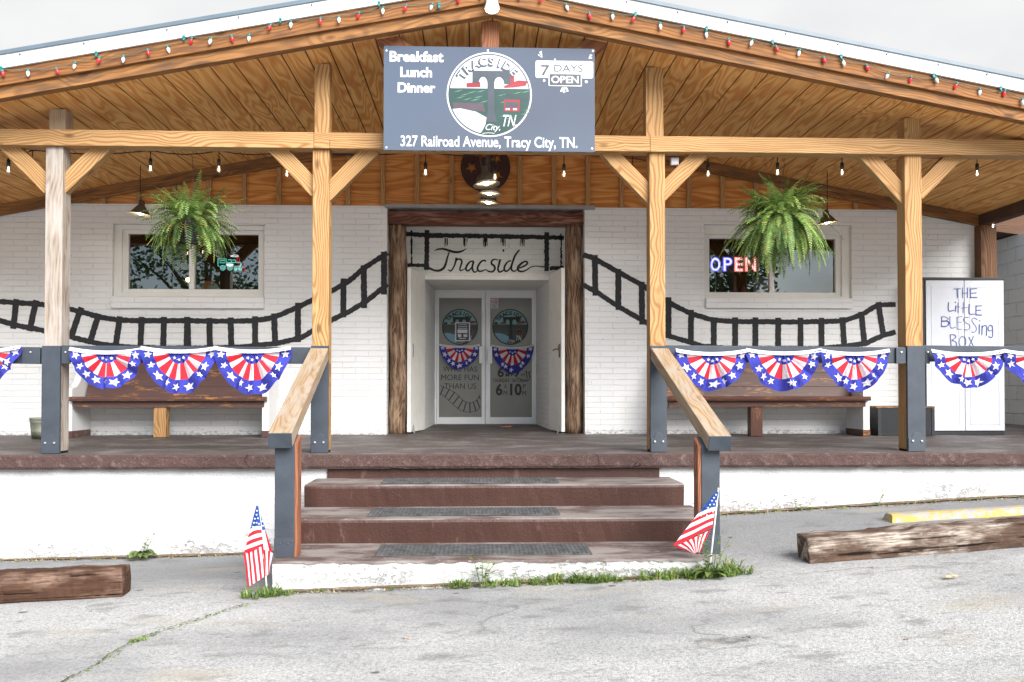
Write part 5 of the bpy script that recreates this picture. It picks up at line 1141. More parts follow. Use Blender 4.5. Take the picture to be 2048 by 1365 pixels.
# ------------------------------------------------------------------ pews
def pew(x0, x1, endside, mat, legmat, legu, lab, shear=0.0):
    """long church pew; endside: +1 / -1 is the end whose white panel shows"""
    z0 = deckz(10.0); t = thing('pew', ((x0 + x1) / 2, 10.2, z0), lab, 'bench', 'church pews on the porch')
    Mx = frame((x0, 10.0, z0), (x1, 10.0, z0))
    m = MB(); prof = [(9.93, .405), (9.925, .425), (9.94, .448), (9.97, .452), (10.12, .435), (10.30, .415), (10.34, .42), (10.34, .395), (9.97, .40)]
    m.prismx([(y, z + z0) for y, z in prof], x0 - .01, x1 + .015); build(m, 'seat', mat, t, M=Mx)
    m = MB(); m.prismx([(9.99, z0 + .335), (10.02, z0 + .335), (10.02, z0 + .402), (9.99, z0 + .402)], x0 + .02, x1 - .02); build(m, 'apron', mat, t, M=frame((x0, 10.0, z0 + .3), (x1, 10.0, z0 + .3)))
    m = MB(); ins = .05
    m.hexa([(x0 + .005, 10.30, z0 + .425), (x1 - .005, 10.30, z0 + .425), (x1 - .005, 10.335, z0 + .425), (x0 + .005, 10.335, z0 + .425), (x0 + ins, 10.425, z0 + .87), (x1 - ins, 10.425, z0 + .87), (x1 - ins, 10.455, z0 + .87), (x0 + ins, 10.455, z0 + .87)])
    for zz in (.56, .72):
        yb = 10.30 + (zz - .425) / .445 * .125; m.hexa([(x0 + .02, yb - .0035, z0 + zz), (x1 - .02, yb - .0035, z0 + zz), (x1 - .02, yb + .01, z0 + zz), (x0 + .02, yb + .01, z0 + zz), (x0 + .02, yb - .0015, z0 + zz + .006), (x1 - .02, yb - .0015, z0 + zz + .006), (x1 - .02, yb + .01, z0 + zz + .006), (x0 + .02, yb + .01, z0 + zz + .006)])
    build(m, 'backrest', mat, t, .003, M=frame((x0, 10.3, z0 + .4), (x1, 10.3, z0 + .4)))
    lx = at(legu, 850, 10.03).x; bar('leg', (lx, 10.07, z0 + .004), (lx, 10.07, z0 + .34), .13, .135, legmat, t, (1, 0, 0))
    for s in (-1, 1):
        xe = x0 if s < 0 else x1
        m = MB(); pr = [(10.00, .035), (10.47, .035), (10.47, .90), (10.40, .90), (10.30, .80), (10.20, .62), (10.12, .56), (10.0, .54)]
        xa, xb = (xe - .075, xe - .002) if s < 0 else (xe - .045, xe + .03)
        m.prismx([(y, z + z0) for y, z in pr], xa, xb); pn = build(m, 'end_panel', WHITE, t, .006)
        m = MB(); m.box((xa - .004, 9.995, z0 + .001), (xb + .004, 10.475, z0 + .075)); build(m, 'plinth', mat, pn, .003)
    return t
pew(at(140, 810, 9.95).x, at(530, 810, 9.95).x, 1, PEW, PINE, 321, 'brown pew with scuffed seat back and a pine centre leg, by the tin bucket')
pew(at(1336, 810, 9.95).x, at(1738, 810, 9.95).x, 1, PEW2, PEW2, 1512, 'brown pew with a brown centre leg, by the black chest')

# ------------------------------------------------------------------ porch furniture on the right
c0, c1 = at(1846, 870, 10.22), at(2006, 556, 10.22); zc0 = deckz(10.22)
cb = thing('storage_cabinet', ((c0.x + c1.x) / 2, 10.3, zc0), 'tall white plastic cabinet with blue hand lettering at the end of the porch', 'cabinet')
m = MB(); m.box((c0.x, 10.235, zc0), (c1.x, 10.48, c1.z - .03)); m.box((c0.x - .008, 10.205, c1.z - .032), (c1.x + .006, 10.485, c1.z)); m.box((c0.x, 10.215, zc0), (c1.x, 10.235, zc0 + .045))
m.box((c0.x, 10.215, zc0 + .045), (c0.x + .035, 10.235, c1.z - .032)); build(m, 'carcass', plain('charcoal_plastic', (0.028, 0.030, 0.034), 0.5), cb, .004)
PLW = plain('grey_white_plastic', (0.66, 0.68, 0.73), 0.4, 0.45, var=0.03)
xm0 = at(1929.5, 700, 10.2).x
for xa, xb, lb_ in ((c0.x + .038, xm0 - .003, 'left'), (xm0 + .003, c1.x - .006, 'right')):
    m = MB(); m.box((xa, 10.200, zc0 + .05), (xb, 10.215, c1.z - .036))
    d_ = build(m, 'door', PLW, cb, .004)
    m = MB(); i0, i1, k0, k1 = xa + .06, xb - .06, zc0 + .12, c1.z - .11
    for (a, b, c, d) in ((i0, k0, i1, k0 + .006), (i0, k1 - .006, i1, k1), (i0, k0, i0 + .006, k1), (i1 - .006, k0, i1, k1)): m.box((a, 10.1965, b), (c, 10.1998, d))
    build(m, 'moulding', PLW, d_)
m = MB(); yt = 10.195
def ZC(l): return pxs([(x / 4.268 + 1820, y / 4.268 + 380) for x, y in l], 10.2)
for l, w in (([(370, 848), (432, 845)], 9), ([(402, 846), (404, 925)], 10), ([(448, 835), (447, 924)], 7), ([(490, 835), (490, 922)], 8), ([(447, 886), (490, 880)], 7), ([(508, 847), (572, 843)], 8), ([(513, 845), (516, 922)], 10), ([(513, 884), (566, 880)], 8), ([(508, 920), (573, 920)], 10),
             ([(328, 960), (330, 1032), (378, 1028)], 9), ([(390, 988), (388, 1042)], 9), ([(386, 955), (387, 966)], 11), ([(410, 962), (409, 1050)], 6), ([(393, 1002), (428, 1000)], 5), ([(455, 960), (452, 1056)], 6), ([(435, 1012), (488, 1003)], 5), ([(505, 975), (505, 1056), (552, 1060)], 9),
             ([(558, 993), (613, 990)], 8), ([(563, 992), (562, 1068)], 8), ([(562, 1030), (606, 1027)], 8), ([(560, 1068), (614, 1070)], 11),
             ([(270, 1083), (268, 1165)], 7), ([(262, 1085), (300, 1085), (325, 1104), (302, 1120), (275, 1122)], 6), ([(275, 1122), (318, 1122), (332, 1140), (318, 1160), (290, 1168), (264, 1164)], 11), ([(340, 1080), (346, 1175), (390, 1172)], 6),
             ([(395, 1088), (447, 1082)], 5), ([(402, 1088), (402, 1190)], 6), ([(402, 1132), (440, 1130)], 4), ([(400, 1190), (443, 1190)], 5), ([(500, 1092), (470, 1088), (456, 1110), (474, 1134), (502, 1150), (511, 1175), (490, 1196), (460, 1192)], 6),
             ([(576, 1112), (546, 1094), (527, 1110), (540, 1140), (560, 1165), (566, 1195), (546, 1217), (525, 1210)], 6), ([(592, 1148), (590, 1234)], 10), ([(594, 1112), (596, 1124)], 9), ([(615, 1158), (613, 1240)], 9), ([(613, 1178), (634, 1158), (652, 1170), (651, 1246)], 9),
             ([(700, 1165), (682, 1155), (666, 1178), (674, 1204), (700, 1198)], 8), ([(702, 1160), (705, 1238), (692, 1262), (668, 1250)], 9),
             ([(342, 1235), (352, 1348)], 8), ([(345, 1237), (380, 1240), (389, 1260), (356, 1285)], 8), ([(356, 1285), (388, 1298), (395, 1328), (352, 1348)], 8), ([(442, 1250), (420, 1280), (422, 1325), (448, 1341), (474, 1316), (472, 1270), (442, 1250)], 7), ([(500, 1255), (546, 1346)], 7), ([(541, 1250), (500, 1345)], 7)):
    m.stroke(ZC(l), w * .85 * 10.2 / F / 4.268, yt, jit=.0006)
build(m, 'hand_lettering', plain('blue_marker', (0.05, 0.085, 0.34), 0.6), cb)
h0, h1 = at(1757, 872, 10.06), at(1868, 813, 10.06); zq = deckz(10.1)
ch = thing('storage_chest', ((h0.x + h1.x) / 2, 10.15, zq), 'low black painted chest with worn wooden top beside the white cabinet', 'chest')
CHM = rough_paint('black_chest_paint', (0.022, 0.024, 0.028), (0.035, 0.055, 0.12), 0.30, 4, 0.2, 0.4)
m = MB(); m.hexa([(h0.x, 10.06, zq), (h1.x, 10.06, zq), (h1.x, 10.42, zq), (h0.x - .03, 10.42, zq), (h0.x, 10.06, h1.z - .02), (h1.x, 10.06, h1.z - .02), (h1.x, 10.42, h1.z - .02), (h0.x - .03, 10.42, h1.z - .02)]); build(m, 'body', CHM, ch, .004)
m = MB(); m.box((h0.x - .03, 10.05, h1.z - .0195), (h1.x + .008, 10.43, h1.z)); build(m, 'lid', wood('chest_lid_wood', (0.20, 0.10, 0.05), (0.42, 0.25, 0.12), weather=(0.05, 0.04, 0.04), wamt=0.5), ch, .004)
m = MB(); m.box((h0.x - .006, 10.053, zq + .001), (h0.x + .03, 10.0595, h1.z - .021)); m.box((h1.x - .03, 10.053, zq + .001), (h1.x + .004, 10.0595, h1.z - .021)); build(m, 'corner_strip', BLACKPL, ch)
# bucket on the left
bk0, bk1 = at(46, 880, 9.75), at(86, 838, 9.75); rb = .135; cxb = bk0.x + rb * 1.03
bk = thing('metal_bucket', (cxb, 9.9, deckz(9.8)), 'small galvanised bucket with rolled rim behind the silver post', 'bucket')
m = MB(); zb = deckz(9.75); H = bk1.z - zb + .008; m.lathe([(0, .004), (rb * .80, .004), (rb * .82, 0), (rb * .88, H * .35), (rb * .895, H * .37), (rb * .885, H * .39), (rb * .985, H * .93), (rb * 1.03, H * .96), (rb * 1.03, H * .99), (rb * .99, H), (rb * .96, H * .98), (rb * .80, .02), (0, .02)], 30, (cxb, 9.9, zb))
build(m, 'body', plain('green_zinc', (0.26, 0.27, 0.20), 0.55, 0.4, var=0.35, scale=9, metal=0.3), bk, smooth=True)
m = MB(); m.tube([(cxb - rb * 1.02, 9.9, zb + H * .9)] + [(cxb - rb * 1.02 * math.cos(R(a)), 9.9 - .04 * math.sin(R(a)) - rb * .9 * math.sin(R(a)), zb + H * .9 - .02 * math.sin(R(a))) for a in range(20, 180, 20)] + [(cxb + rb * 1.02, 9.9, zb + H * .9)], .003, 6); build(m, 'handle', STEEL, bk)

# ------------------------------------------------------------------ things in the windows
p = at(461, 527, 10.72); nt_ = thing('neon_train_sign', p, 'teal and red neon steam train sign hanging in the left window', 'sign')
def ZW(l): return [Vector((at(x / 5.851 + 210, y / 5.851 + 400, 10.72))) for x, y in l]
TEAL = emit('teal_neon', (0.10, 0.62, 0.52), 0.75); NRED = emit('red_neon', (0.75, 0.03, 0.05), 0.45); NWH = emit('white_neon', (0.85, 0.85, 0.8), 0.75)
def circ(x, y, r): return [(x + r * math.cos(R(i * 30)), y + r * math.sin(R(i * 30))) for i in range(13)]
m = MB()
for l in ([(1322, 690), (1322, 775), (1345, 780)], [(1322, 692), (1420, 692), (1420, 735)], [(1345, 712), (1405, 712), (1405, 738), (1345, 738), (1345, 712)], [(1420, 735), (1585, 732), (1592, 755), (1585, 775)], [(1440, 705), (1475, 700), (1480, 728)], [(1490, 706), (1525, 704), (1530, 728)],
          circ(1378, 797, 28), circ(1378, 797, 14), circ(1462, 797, 28), circ(1462, 797, 14), circ(1528, 808, 17), circ(1582, 808, 17), circ(1528, 808, 7), circ(1582, 808, 7), [(1405, 775), (1435, 775)], [(1490, 778), (1590, 778)]): m.tube(ZW(l), .0042, 6)
build(m, 'teal_tube', TEAL, nt_)
m = MB()
for l in ([(1545, 730), (1545, 690), (1560, 672), (1575, 690), (1572, 730)], [(1548, 745), (1588, 745)], [(1605, 780), (1630, 800), (1655, 822), (1605, 822), (1605, 780)], [(1345, 800), (1600, 795)]): m.tube(ZW(l), .0042, 6)
build(m, 'red_tube', NRED, nt_)
m = MB(); m.tube(ZW([(1470, 660), (1500, 648), (1545, 648), (1565, 660), (1545, 668), (1500, 666), (1470, 660)]), .004, 6)
c_ = ZW([(1460, 748)])[0]; m.lathe([(0, 0), (.045, -.004), (.03, -.028), (0, -.034)], 16, c_); build(m, 'white_tube', NWH, nt_)
m = MB(); m.tube(ZW([(1415, 585), (1440, 630), (1475, 662)]), .003, 5); m.tube(ZW([(1480, 835), (1490, 900), (1530, 985), (1585, 1048)]), .003, 5); build(m, 'cord', FWHITE, nt_)
q0 = at(417, 582, 10.78); ts = thing('round_display', q0, 'pale round display with an orange block letter T on the left window ledge', 'display')
m = MB(); m.lathe([(0, -.05), (.06, -.045), (.105, -.02), (.12, .02), (.11, .05), (0, .06)], 24, q0 + Vector((0, .06, 0)), M=Matrix.Rotation(R(90), 4, 'X')); build(m, 'body', plain('cream_shell', (0.42, 0.42, 0.34), 0.4), ts, smooth=True)
m = MB(); yq = q0.y - .008
def ZT(l): return pxs([(x / 5.851 + 210, y / 5.851 + 400) for x, y in l], 10.77)
m.flat(ZT([(1135, 985), (1150, 945), (1275, 965), (1268, 1005), (1245, 990), (1205, 985), (1185, 1060), (1140, 1060), (1165, 978), (1150, 975)]), yq); build(m, 'letter', plain('orange_paint', (0.55, 0.15, 0.02), 0.5), ts)
wl = at(377, 560, 11.6); wl_ = thing('wall_lamp', wl, 'warm lit wall lamp inside the left window', 'lamp')
m = MB(); m.lathe([(0, .03), (.03, .02), (.034, 0), (.026, -.022), (0, -.03)], 14, wl); build(m, 'bulb', emit('warm_bulb', (1.0, 0.62, 0.25), 7.0), wl_, smooth=True)
m = MB(); m.box((wl.x - .02, wl.y + .03, wl.z - .05), (wl.x + .02, wl.y + .06, wl.z + .12)); m.tube([wl + Vector((0, .03, .06)), wl + Vector((0, 0, .03))], .008, 6); build(m, 'bracket', IRON, wl_)
YO = 10.70; og = thing('open_sign', at(1466, 530, YO), 'lit blue and red OPEN sign in the right window', 'sign')
m = MB(); a_, b_ = at(1419, 545, YO + .012), at(1516, 512, YO + .012); m.box((a_.x, YO + .01, a_.z), (b_.x, YO + .03, b_.z)); build(m, 'backing', BLACKPL, og)
for ch_, (u0, u1), rows in (('O', (1420.5, 1442), 1), ('P', (1446, 1466), 1), ('E', (1469, 1487), 0), ('N', (1490, 1514), 0)):
    a_, b_ = at(u0, 543.5, YO), at(u1, 514.5, YO)
    m = MB(); m.text(ch_, a_.x, a_.z, b_.x, b_.z, YO + .009, 0, .05); m.text(ch_, a_.x + .012, a_.z + .010, b_.x - .012, b_.z - .010, YO + .0075, 1, .0)
    build(m, 'letter', [emit('blue_led' if rows else 'red_led', (0.10, 0.12, 0.95) if rows else (0.95, 0.16, 0.16), 0.9), emit('pale_led' if rows else 'pink_led', (0.75, 0.72, 1.0) if rows else (1.0, 0.74, 0.70), 0.9)], og)
m = MB(); m.tube([at(1431, 546, YO + .02), at(1432, 568, YO + .03), at(1430, 588, YO + .04)], .003, 5); build(m, 'cord', FWHITE, og)
a_, b_ = at(1507, 590, 10.76), at(1537, 553, 10.76); tb = thing('tablet', ((a_.x + b_.x) / 2, 10.76, a_.z), 'grey tablet standing with its back to the right window', 'tablet')
m = MB(); m.box((a_.x, 10.76, a_.z), (b_.x + .06, 10.772, b_.z)); build(m, 'body', plain('grey_tablet_back', (0.17, 0.21, 0.22), 0.35), tb, .006)
m = MB(); m.lathe([(0, -.003), (.006, -.002), (.007, 0)], 10, (a_.x + .018, 10.7598, b_.z - .018), M=Matrix.Rotation(R(-90), 4, 'X')); build(m, 'camera', BLACKPL, tb)
for i, (u_, s_) in enumerate(((1470, 1.0), (1487, .85))):
    p = at(u_, 588, 10.85); m = MB(); m.lathe([(0, 0), (.035 * s_, .0), (.04 * s_, .05), (.03 * s_, .08), (.014 * s_, .095), (.015 * s_, .11), (0, .112)], 14, p)
    tag(build(m, 'jar', plain('amber_jar', (0.10, 0.045, 0.03), 0.2), smooth=True), 'larger dark amber jar on the right window ledge' if i == 0 else 'smaller dark amber jar on the right window ledge, nearer the tablet', 'jar')

# ------------------------------------------------------------------ beyond the right end of the porch
cp = at(1972, 500, 10.42); bar_ = bar('corner_post', (cp.x, 10.44, deckz(10.4)), (cp.x, 10.44, rz(WX1) - .11), .16, pw(33, 10.4), wood('corner_post_wood', (0.11, 0.052, 0.025), (0.26, 0.13, 0.065), ring=.02, fine=.7), None, (1, 0, 0))
tag(bar_, 'dark brown timber post at the corner of the brick wall behind the white cabinet', 'post')
c2 = at(1993, 500, 10.42); tag(bar('trim_strip', (c2.x, 10.46, deckz(10.4)), (c2.x, 10.46, rz(WX1) - .11), .04, pw(5, 10.4), PINE, None, (1, 0, 0)), 'thin pale pine strip fixed beside the dark corner post', 'strip')
pb = at(1986, 440, 10.3); cl = thing('corner_bulb', pb, 'single bare bulb hanging at the dark corner post', 'light bulb')
m = MB(); m.lathe(bulb_profile(1.15), 14, pb + Vector((0, 0, -.03))); build(m, 'bulb', BULBGLASS, cl, smooth=True)
m = MB(); m.lathe([(.005, .03), (.018, .02), (.018, -.03), (0, -.032)], 10, pb); m.tube([pb + Vector((0, 0, .02)), (pb.x, pb.y + .1, rz(WX1) - .1)], .004, 5); build(m, 'socket', BLACKPL, cl)
m = MB(); m.tube([pb + Vector((0, 0, -.04)), pb + Vector((0, 0, -.09))], .005, 5); build(m, 'filament', emit('warm_filament', (1, .72, .45), 5.0), cl)
WXB = 7.75; m = MB(); zt = at(2010, 483, 13.2).z
m.box((WXB, 6.5, -.6), (WXB + .3, 22, zt)); m.box((WXB - .05, 6.5, -.6), (WXB - .002, 22, deckz(12) + .18))
tag(build(m, 'block_wall', BLOCKM), 'grey concrete block wall running back beyond the porch end', 'wall')
lt = thing('side_roof', (6.2, 10.7, 2.6), 'dark lean to roof beyond the corner post', 'roof')
z6, z12 = 2.97 + .12 * (6.3 - WX1), 2.97 - .12 * (12 - 6.3)
m = MB(); m.hexa([(WX1 + .1, 12.64, z6), (12, 12.64, z12), (12, 24, z12), (WX1 + .1, 24, z6), (WX1 + .1, 12.64, z6 + .2), (12, 12.64, z12 + .2), (12, 24, z12 + .2), (WX1 + .1, 24, z6 + .2)]); build(m, 'deck', DARKWOOD, lt)
EB_ = wood('brown_edge_board', (0.07, 0.032, 0.018), (0.15, 0.075, 0.042)); bar('edge_board', (WX1 - .02, 12.6, z6 + .38), (12, 12.6, z12 + .38), .04, .80, EB_, lt)
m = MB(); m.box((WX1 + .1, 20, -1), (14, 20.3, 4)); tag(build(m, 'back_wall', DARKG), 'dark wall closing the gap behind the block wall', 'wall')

# ------------------------------------------------------------------ small flags on sticks
def patch(m, TL, TR, BL, BR, n, colfn, bulge, Y, ph=0.0, nu=10):
    """cloth panel between four photograph points (all on plane Y) with soft folds; colfn(u, v) gives the material"""
    TL, TR, BL, BR = [at(p[0], p[1], Y + (p[2] if len(p) > 2 else 0)) for p in (TL, TR, BL, BR)]; b = len(m.v)
    for j in range(n + 1):
        for i in range(nu + 1):
            u_, v_ = i / nu, j / n; p = TL.lerp(TR, u_).lerp(BL.lerp(BR, u_), v_)
            p.y += bulge * math.sin(u_ * 7 + ph + v_ * 1.5) * min(1, v_ * 3 + .15) - abs(bulge) * .5; p.z += .012 * math.sin(u_ * math.pi) * (1 - abs(2 * v_ - 1)); m.v.append(p)
    for j in range(n):
        for i in range(nu): m.f.append((b + j * (nu + 1) + i, b + j * (nu + 1) + i + 1, b + (j + 1) * (nu + 1) + i + 1, b + (j + 1) * (nu + 1) + i)); m.mi.append(colfn((i + .5) / nu, (j + .5) / n))
def hstripes(k0): return lambda u_, v_: 2 if v_ < k0 else (0 if int((v_ - k0) / (1 - k0) * 6) % 2 == 0 else 1)
def vstripes(n, off=0): return lambda u_, v_: 1 if (int(u_ * n) + off) % 2 == 0 else 0
def stars_on(m, pts, Y, r=.0075):
    for (u_, v_) in pts:
        p = at(u_, v_, Y); m.flat(star(p.x, p.z, r, 0, .5), Y)
fl1 = thing('stick_flag', at(533, 1180, 5.88), 'small american flag drooping on a stick at the left corner of the steps', 'flag', 'american flags beside the steps')
m = MB(); m.tube([at(519, 1020, 5.83), at(534, 1182, 5.83)], .0045, 7); build(m, 'stick', plain('white_dowel', (0.68, 0.66, 0.60), 0.5), fl1)
m = MB(); Yf1 = 5.815
patch(m, (513, 1011), (517, 1012), (487, 1109), (527, 1094), 48, hstripes(.5), .008, Yf1); patch(m, (487, 1107), (527, 1092), (495, 1175), (532, 1152), 12, vstripes(9), .012, Yf1 + .006, 1.0, 45)
patch(m, (519, 1026, .02), (521, 1028, .02), (526, 1098, .02), (546, 1106, .02), 40, lambda u_, v_: 2 if v_ < .5 else (1 if u_ > .55 else 0), .006, Yf1 + .01, 2.0); patch(m, (526, 1096, .02), (546, 1106, .02), (533, 1152, .02), (538, 1148, .02), 10, vstripes(4), .006, Yf1 + .012, 2.0, 16)
stars_on(m, [(514, 1022), (513, 1030), (510, 1038), (516, 1037), (508, 1046), (513, 1046), (518, 1048), (506, 1054), (511, 1055), (516, 1056), (526, 1052), (529, 1062), (525, 1043)], Yf1 - .022); build(m, 'cloth', [FWHITE, RED, USBLUE], fl1, smooth=True)
fl2 = thing('stick_flag', at(1420, 1122, 5.95), 'small american flag spread across the lower step at the right handrail post', 'flag', 'american flags beside the steps')
m = MB(); m.tube([at(1437, 976, 5.86), at(1420, 1132, 5.86)], .0055, 7); build(m, 'stick', plain('pale_dowel', (0.70, 0.68, 0.62), 0.5), fl2)
m = MB(); Yf2 = 5.845
patch(m, (1432, 982), (1437, 985), (1345, 1094), (1424, 1056), 48, hstripes(.42), .010, Yf2, .5, 14); patch(m, (1350, 1093), (1421, 1060), (1383, 1107), (1400, 1105), 14, vstripes(13), .012, Yf2 + .008, 1.5, 52)
stars_on(m, [(1432, 990), (1428, 996), (1432, 1003), (1424, 1002), (1420, 1010), (1428, 1009), (1416, 1016), (1423, 1017), (1430, 1016), (1412, 1023), (1419, 1024), (1426, 1024), (1407, 1028), (1414, 1031), (1402, 1031)], Yf2 - .026); build(m, 'cloth', [FWHITE, RED, USBLUE], fl2, smooth=True)

# ------------------------------------------------------------------ parking timbers and kerb stone
la_, lb2 = at(-60, 1212, 5.6), at(243, 1196, 5.72)
lb2 = atz(243, 1196, gz(-2.2, 5.6)); la_ = atz(-90, 1214, gz(-3.2, 5.5))
d = (lb2 - la_).normalized(); nrm = Vector((-d.y, d.x, 0)); w = .20
tag(bar('parking_timber', la_ + nrm * w / 2 + Vector((0, 0, .095)), lb2 + nrm * w / 2 + Vector((0, 0, .095)), w, .195, SLEEPER, None, bevel=.012, rough=.008, seg=34, seed=3), 'dark brown railroad tie lying on the asphalt left of the steps', 'timber', 'old railroad ties used as parking stops')
ra = atz(1617, 1131, gz(2.15, 5.9)); rb_ = atz(2120, 1091, gz(3.9, 6.0)); d = (rb_ - ra).normalized(); nrm = Vector((-d.y, d.x, 0)); w = .24
tag(bar('parking_timber', ra + nrm * w / 2 + Vector((0, 0, .088)), rb_ + nrm * w / 2 + Vector((0, 0, .088)), w, .185, SLEEPER2, None, bevel=.012, rough=.012, seg=40, seed=8), 'bleached split railroad tie lying in front of the yellow parking stop', 'timber', 'old railroad ties used as parking stops')
YELL = NT('worn_yellow_paint'); v_ = YELL.obj(); f_ = YELL.ramp(YELL.noise(v_, 9.0, 6, 0.7), (0.47, 0.0), (0.54, 1.0)); YELL.base(YELL.mix(f_, (0.31, 0.30, 0.28), (0.45, 0.31, 0.09)), 0.8); YELL.bump(YELL.noise(v_, 30, 5), 0.5, 0.01); YELL = YELL.m
y0_ = at(1782, 1052, 6.95); y1_ = at(2110, 1040, 6.95); m = MB(); zc = gz(y0_.x, 7.0); zt_ = at(1790, 1029, 7.0).z; sl_ = (gz(y1_.x, 7) - gz(y0_.x, 7)) / (y1_.x - y0_.x)
rows = []
for i in range(41):
    x = y0_.x + (y1_.x - y0_.x) * i / 40; zb_ = zc + sl_ * (x - y0_.x); H = zt_ - zc; j = .006 * mnoise.noise(Vector((x * 9, 0, 0))); e = .02 if i in (0, 40) else 0
    rows.append([(x, 6.93, zb_ - .02), (x + e, 6.965 + j, zb_ + H * .8), (x + e, 6.99, zb_ + H + j * .6), (x + e, 7.07, zb_ + H), (x + e, 7.10 + j, zb_ + H * .8), (x, 7.13, zb_ - .02)])
m.add([p for r_ in rows for p in r_], [(i * 6 + k, (i + 1) * 6 + k, (i + 1) * 6 + k + 1, i * 6 + k + 1) for i in range(40) for k in range(5)] + [(0, 1, 2, 3, 4, 5), tuple(40 * 6 + k for k in (5, 4, 3, 2, 1, 0))])
tag(build(m, 'parking_stop', YELL), 'worn yellow painted concrete parking stop behind the bleached tie', 'parking stop')

# ------------------------------------------------------------------ weeds, grass, litter
def blades(m, c, r, n, hmin, hmax, g, wmul=1.0):
    k = max(1, n // 13)
    for t_ in range(k):
        a = g.uniform(0, 6.28); q = r * math.sqrt(g.random()); tx, ty = c[0] + q * math.cos(a), c[1] + q * math.sin(a) * .45; big = .45 + .75 * g.random() ** 1.5; la = g.uniform(0, 6.28)
        for i in range(n // k):
            p = Vector((tx + g.gauss(0, .012), ty + g.gauss(0, .008), 0)); p.z = gz(p.x, p.y) + .004
            az = la + g.gauss(0, 1.2) if r > .04 else g.uniform(0, 6.28); h = (hmin + (hmax - hmin) * g.random() ** 2.0) * big * .8; ln = g.uniform(.3, 1.8) * h; d = Vector((math.cos(az), math.sin(az), 0)); s = Vector((-d.y, d.x, 0)) * .0040 * wmul * g.uniform(.7, 1.3)
            p1 = p + d * ln * .35 + Vector((0, 0, h * .65)); p2 = p + d * ln + Vector((0, 0, h * g.uniform(.2, 1.05)))
            m.add([p - s, p + s, p1 + s * .8, p1 - s * .8, p2], [(0, 1, 2, 3), (3, 2, 4)])
g = random.Random(12); m = MB()
def clump(u_, v_, r, n, h0_, h1_): 
    p = atz(u_, v_, gz(at(u_, v_, 5.75).x, 5.75)); blades(m, (p.x, min(p.y, 5.83), 0), r, n, h0_, h1_, g)
for u_, v_, r, n, a, b in [(515, 1196, .10, 110, .04, .10), (545, 1192, .11, 150, .05, .11), (570, 1190, .07, 60, .03, .07), (912, 1168, .08, 70, .03, .08), (945, 1162, .10, 90, .04, .11), (990, 1163, .12, 120, .03, .10), (1040, 1160, .12, 150, .04, .10), (1090, 1157, .12, 170, .04, .11), (1135, 1154, .12, 170, .05, .13),
                     (1180, 1151, .12, 170, .04, .12), (1215, 1150, .10, 120, .04, .09), (1300, 1146, .12, 160, .05, .12), (1340, 1143, .12, 210, .05, .14), (1380, 1140, .13, 260, .06, .17), (1420, 1138, .13, 280, .06, .19), (1455, 1136, .09, 140, .04, .12), (650, 1183, .05, 22, .02, .06), (780, 1176, .05, 18, .02, .07), (1260, 1149, .08, 60, .02, .06)]: clump(u_, v_, r, n, a, b)
for i in range(1):
    for x in (2.05, 2.35, 2.62, 2.8, 2.95, 3.2, 3.45, 3.9, 4.4): blades(m, (x + g.uniform(-.05, .05), 7.73, 0), g.uniform(.08, .16), g.randint(20, 55), .012, .05, g)
for t_ in range(26):    # tufts in the crack
    pass
tag(build(m, 'grass', GRASSM, M=Matrix.Translation((0, 5.8, -.7))), 'green grass tufts growing along the foot of the steps and the right wall', 'grass', kind='stuff')
m = MB()
for i in range(900):
    k = g.random()
    if k < .4: x = g.uniform(-4.6, -1.5); y = 7.74 + g.uniform(-.06, .02)
    elif k < .75: x = g.uniform(1.7, 5.0); y = 7.72 + g.uniform(-.10, .03)
    else: x = g.uniform(b0, b1); y = 5.82 + g.uniform(-.05, .02)
    blades(m, (x, y, 0), .03, 2, .008, .03, g, 1.3)
tag(build(m, 'dry_grass', DRYM, M=Matrix.Translation((0, 7, -.8))), 'dry brown grass and debris along the foot of the white wall and steps', 'dry grass', kind='stuff')
# strip of soil at the foot of the walls
SOIL = rough_paint('soil', (0.16, 0.115, 0.07), (0.30, 0.24, 0.16), 0.5, 12, 0.8, 0.95)
m = MB()
for (xa, xb, y, w0) in ((-7, -1.4, 7.79, .085), (1.6, 7.0, 7.79, .10), (b0, b1, 5.87, .06)):
    n = int((xb - xa) / .03); vs = []
    for i in range(n + 1):
        x = xa + (xb - xa) * i / n; w = w0 * (.35 + .9 * abs(mnoise.noise(Vector((x * 3.1, y, 0))))) + g.uniform(0, .012); vs += [(x, y, gz(x, y) + .02), (x, y - w, gz(x, y - w) + .0125)]
    m.add(vs, [(2 * i, 2 * i + 1, 2 * i + 3, 2 * i + 2) for i in range(n)])
tag(build(m, 'soil', SOIL), 'narrow strip of brown soil along the foot of the walls', 'soil', kind='stuff')
# crack across the lot
m = MB(); cr = [(497, 1211), (470, 1217), (440, 1227), (415, 1236), (380, 1246), (350, 1257), (325, 1262), (300, 1274), (272, 1283), (245, 1299), (220, 1312), (198, 1331), (170, 1345), (135, 1362), (118, 1374)]
cp_ = []
for i, (u_, v_) in enumerate(cr):
    z = gz(at(u_, v_, 4.8).x, 5.0); p = atz(u_, v_, z); p = atz(u_, v_, gz(p.x, p.y)); cp_.append(p)
q = []
for a, b in zip(cp_, cp_[1:]):
    for k in range(8): q.append(a.lerp(b, k / 8) + Vector((g.uniform(-.008, .008), g.uniform(-.012, .012), 0)))
vs = []
for i, p in enumerate(q):
    w = .010 + .016 * abs(mnoise.noise(Vector((i * .23, 0, 0)))) * (1.6 if i < 45 else .8); n_ = Vector((.5, .85, 0)); 
    for s in (-1, 1): r_ = p + n_ * w * s * .5; vs.append((r_.x, r_.y, gz(r_.x, r_.y) + .014))
m.add(vs, [(2 * i, 2 * i + 1, 2 * i + 3, 2 * i + 2) for i in range(len(q) - 1)])
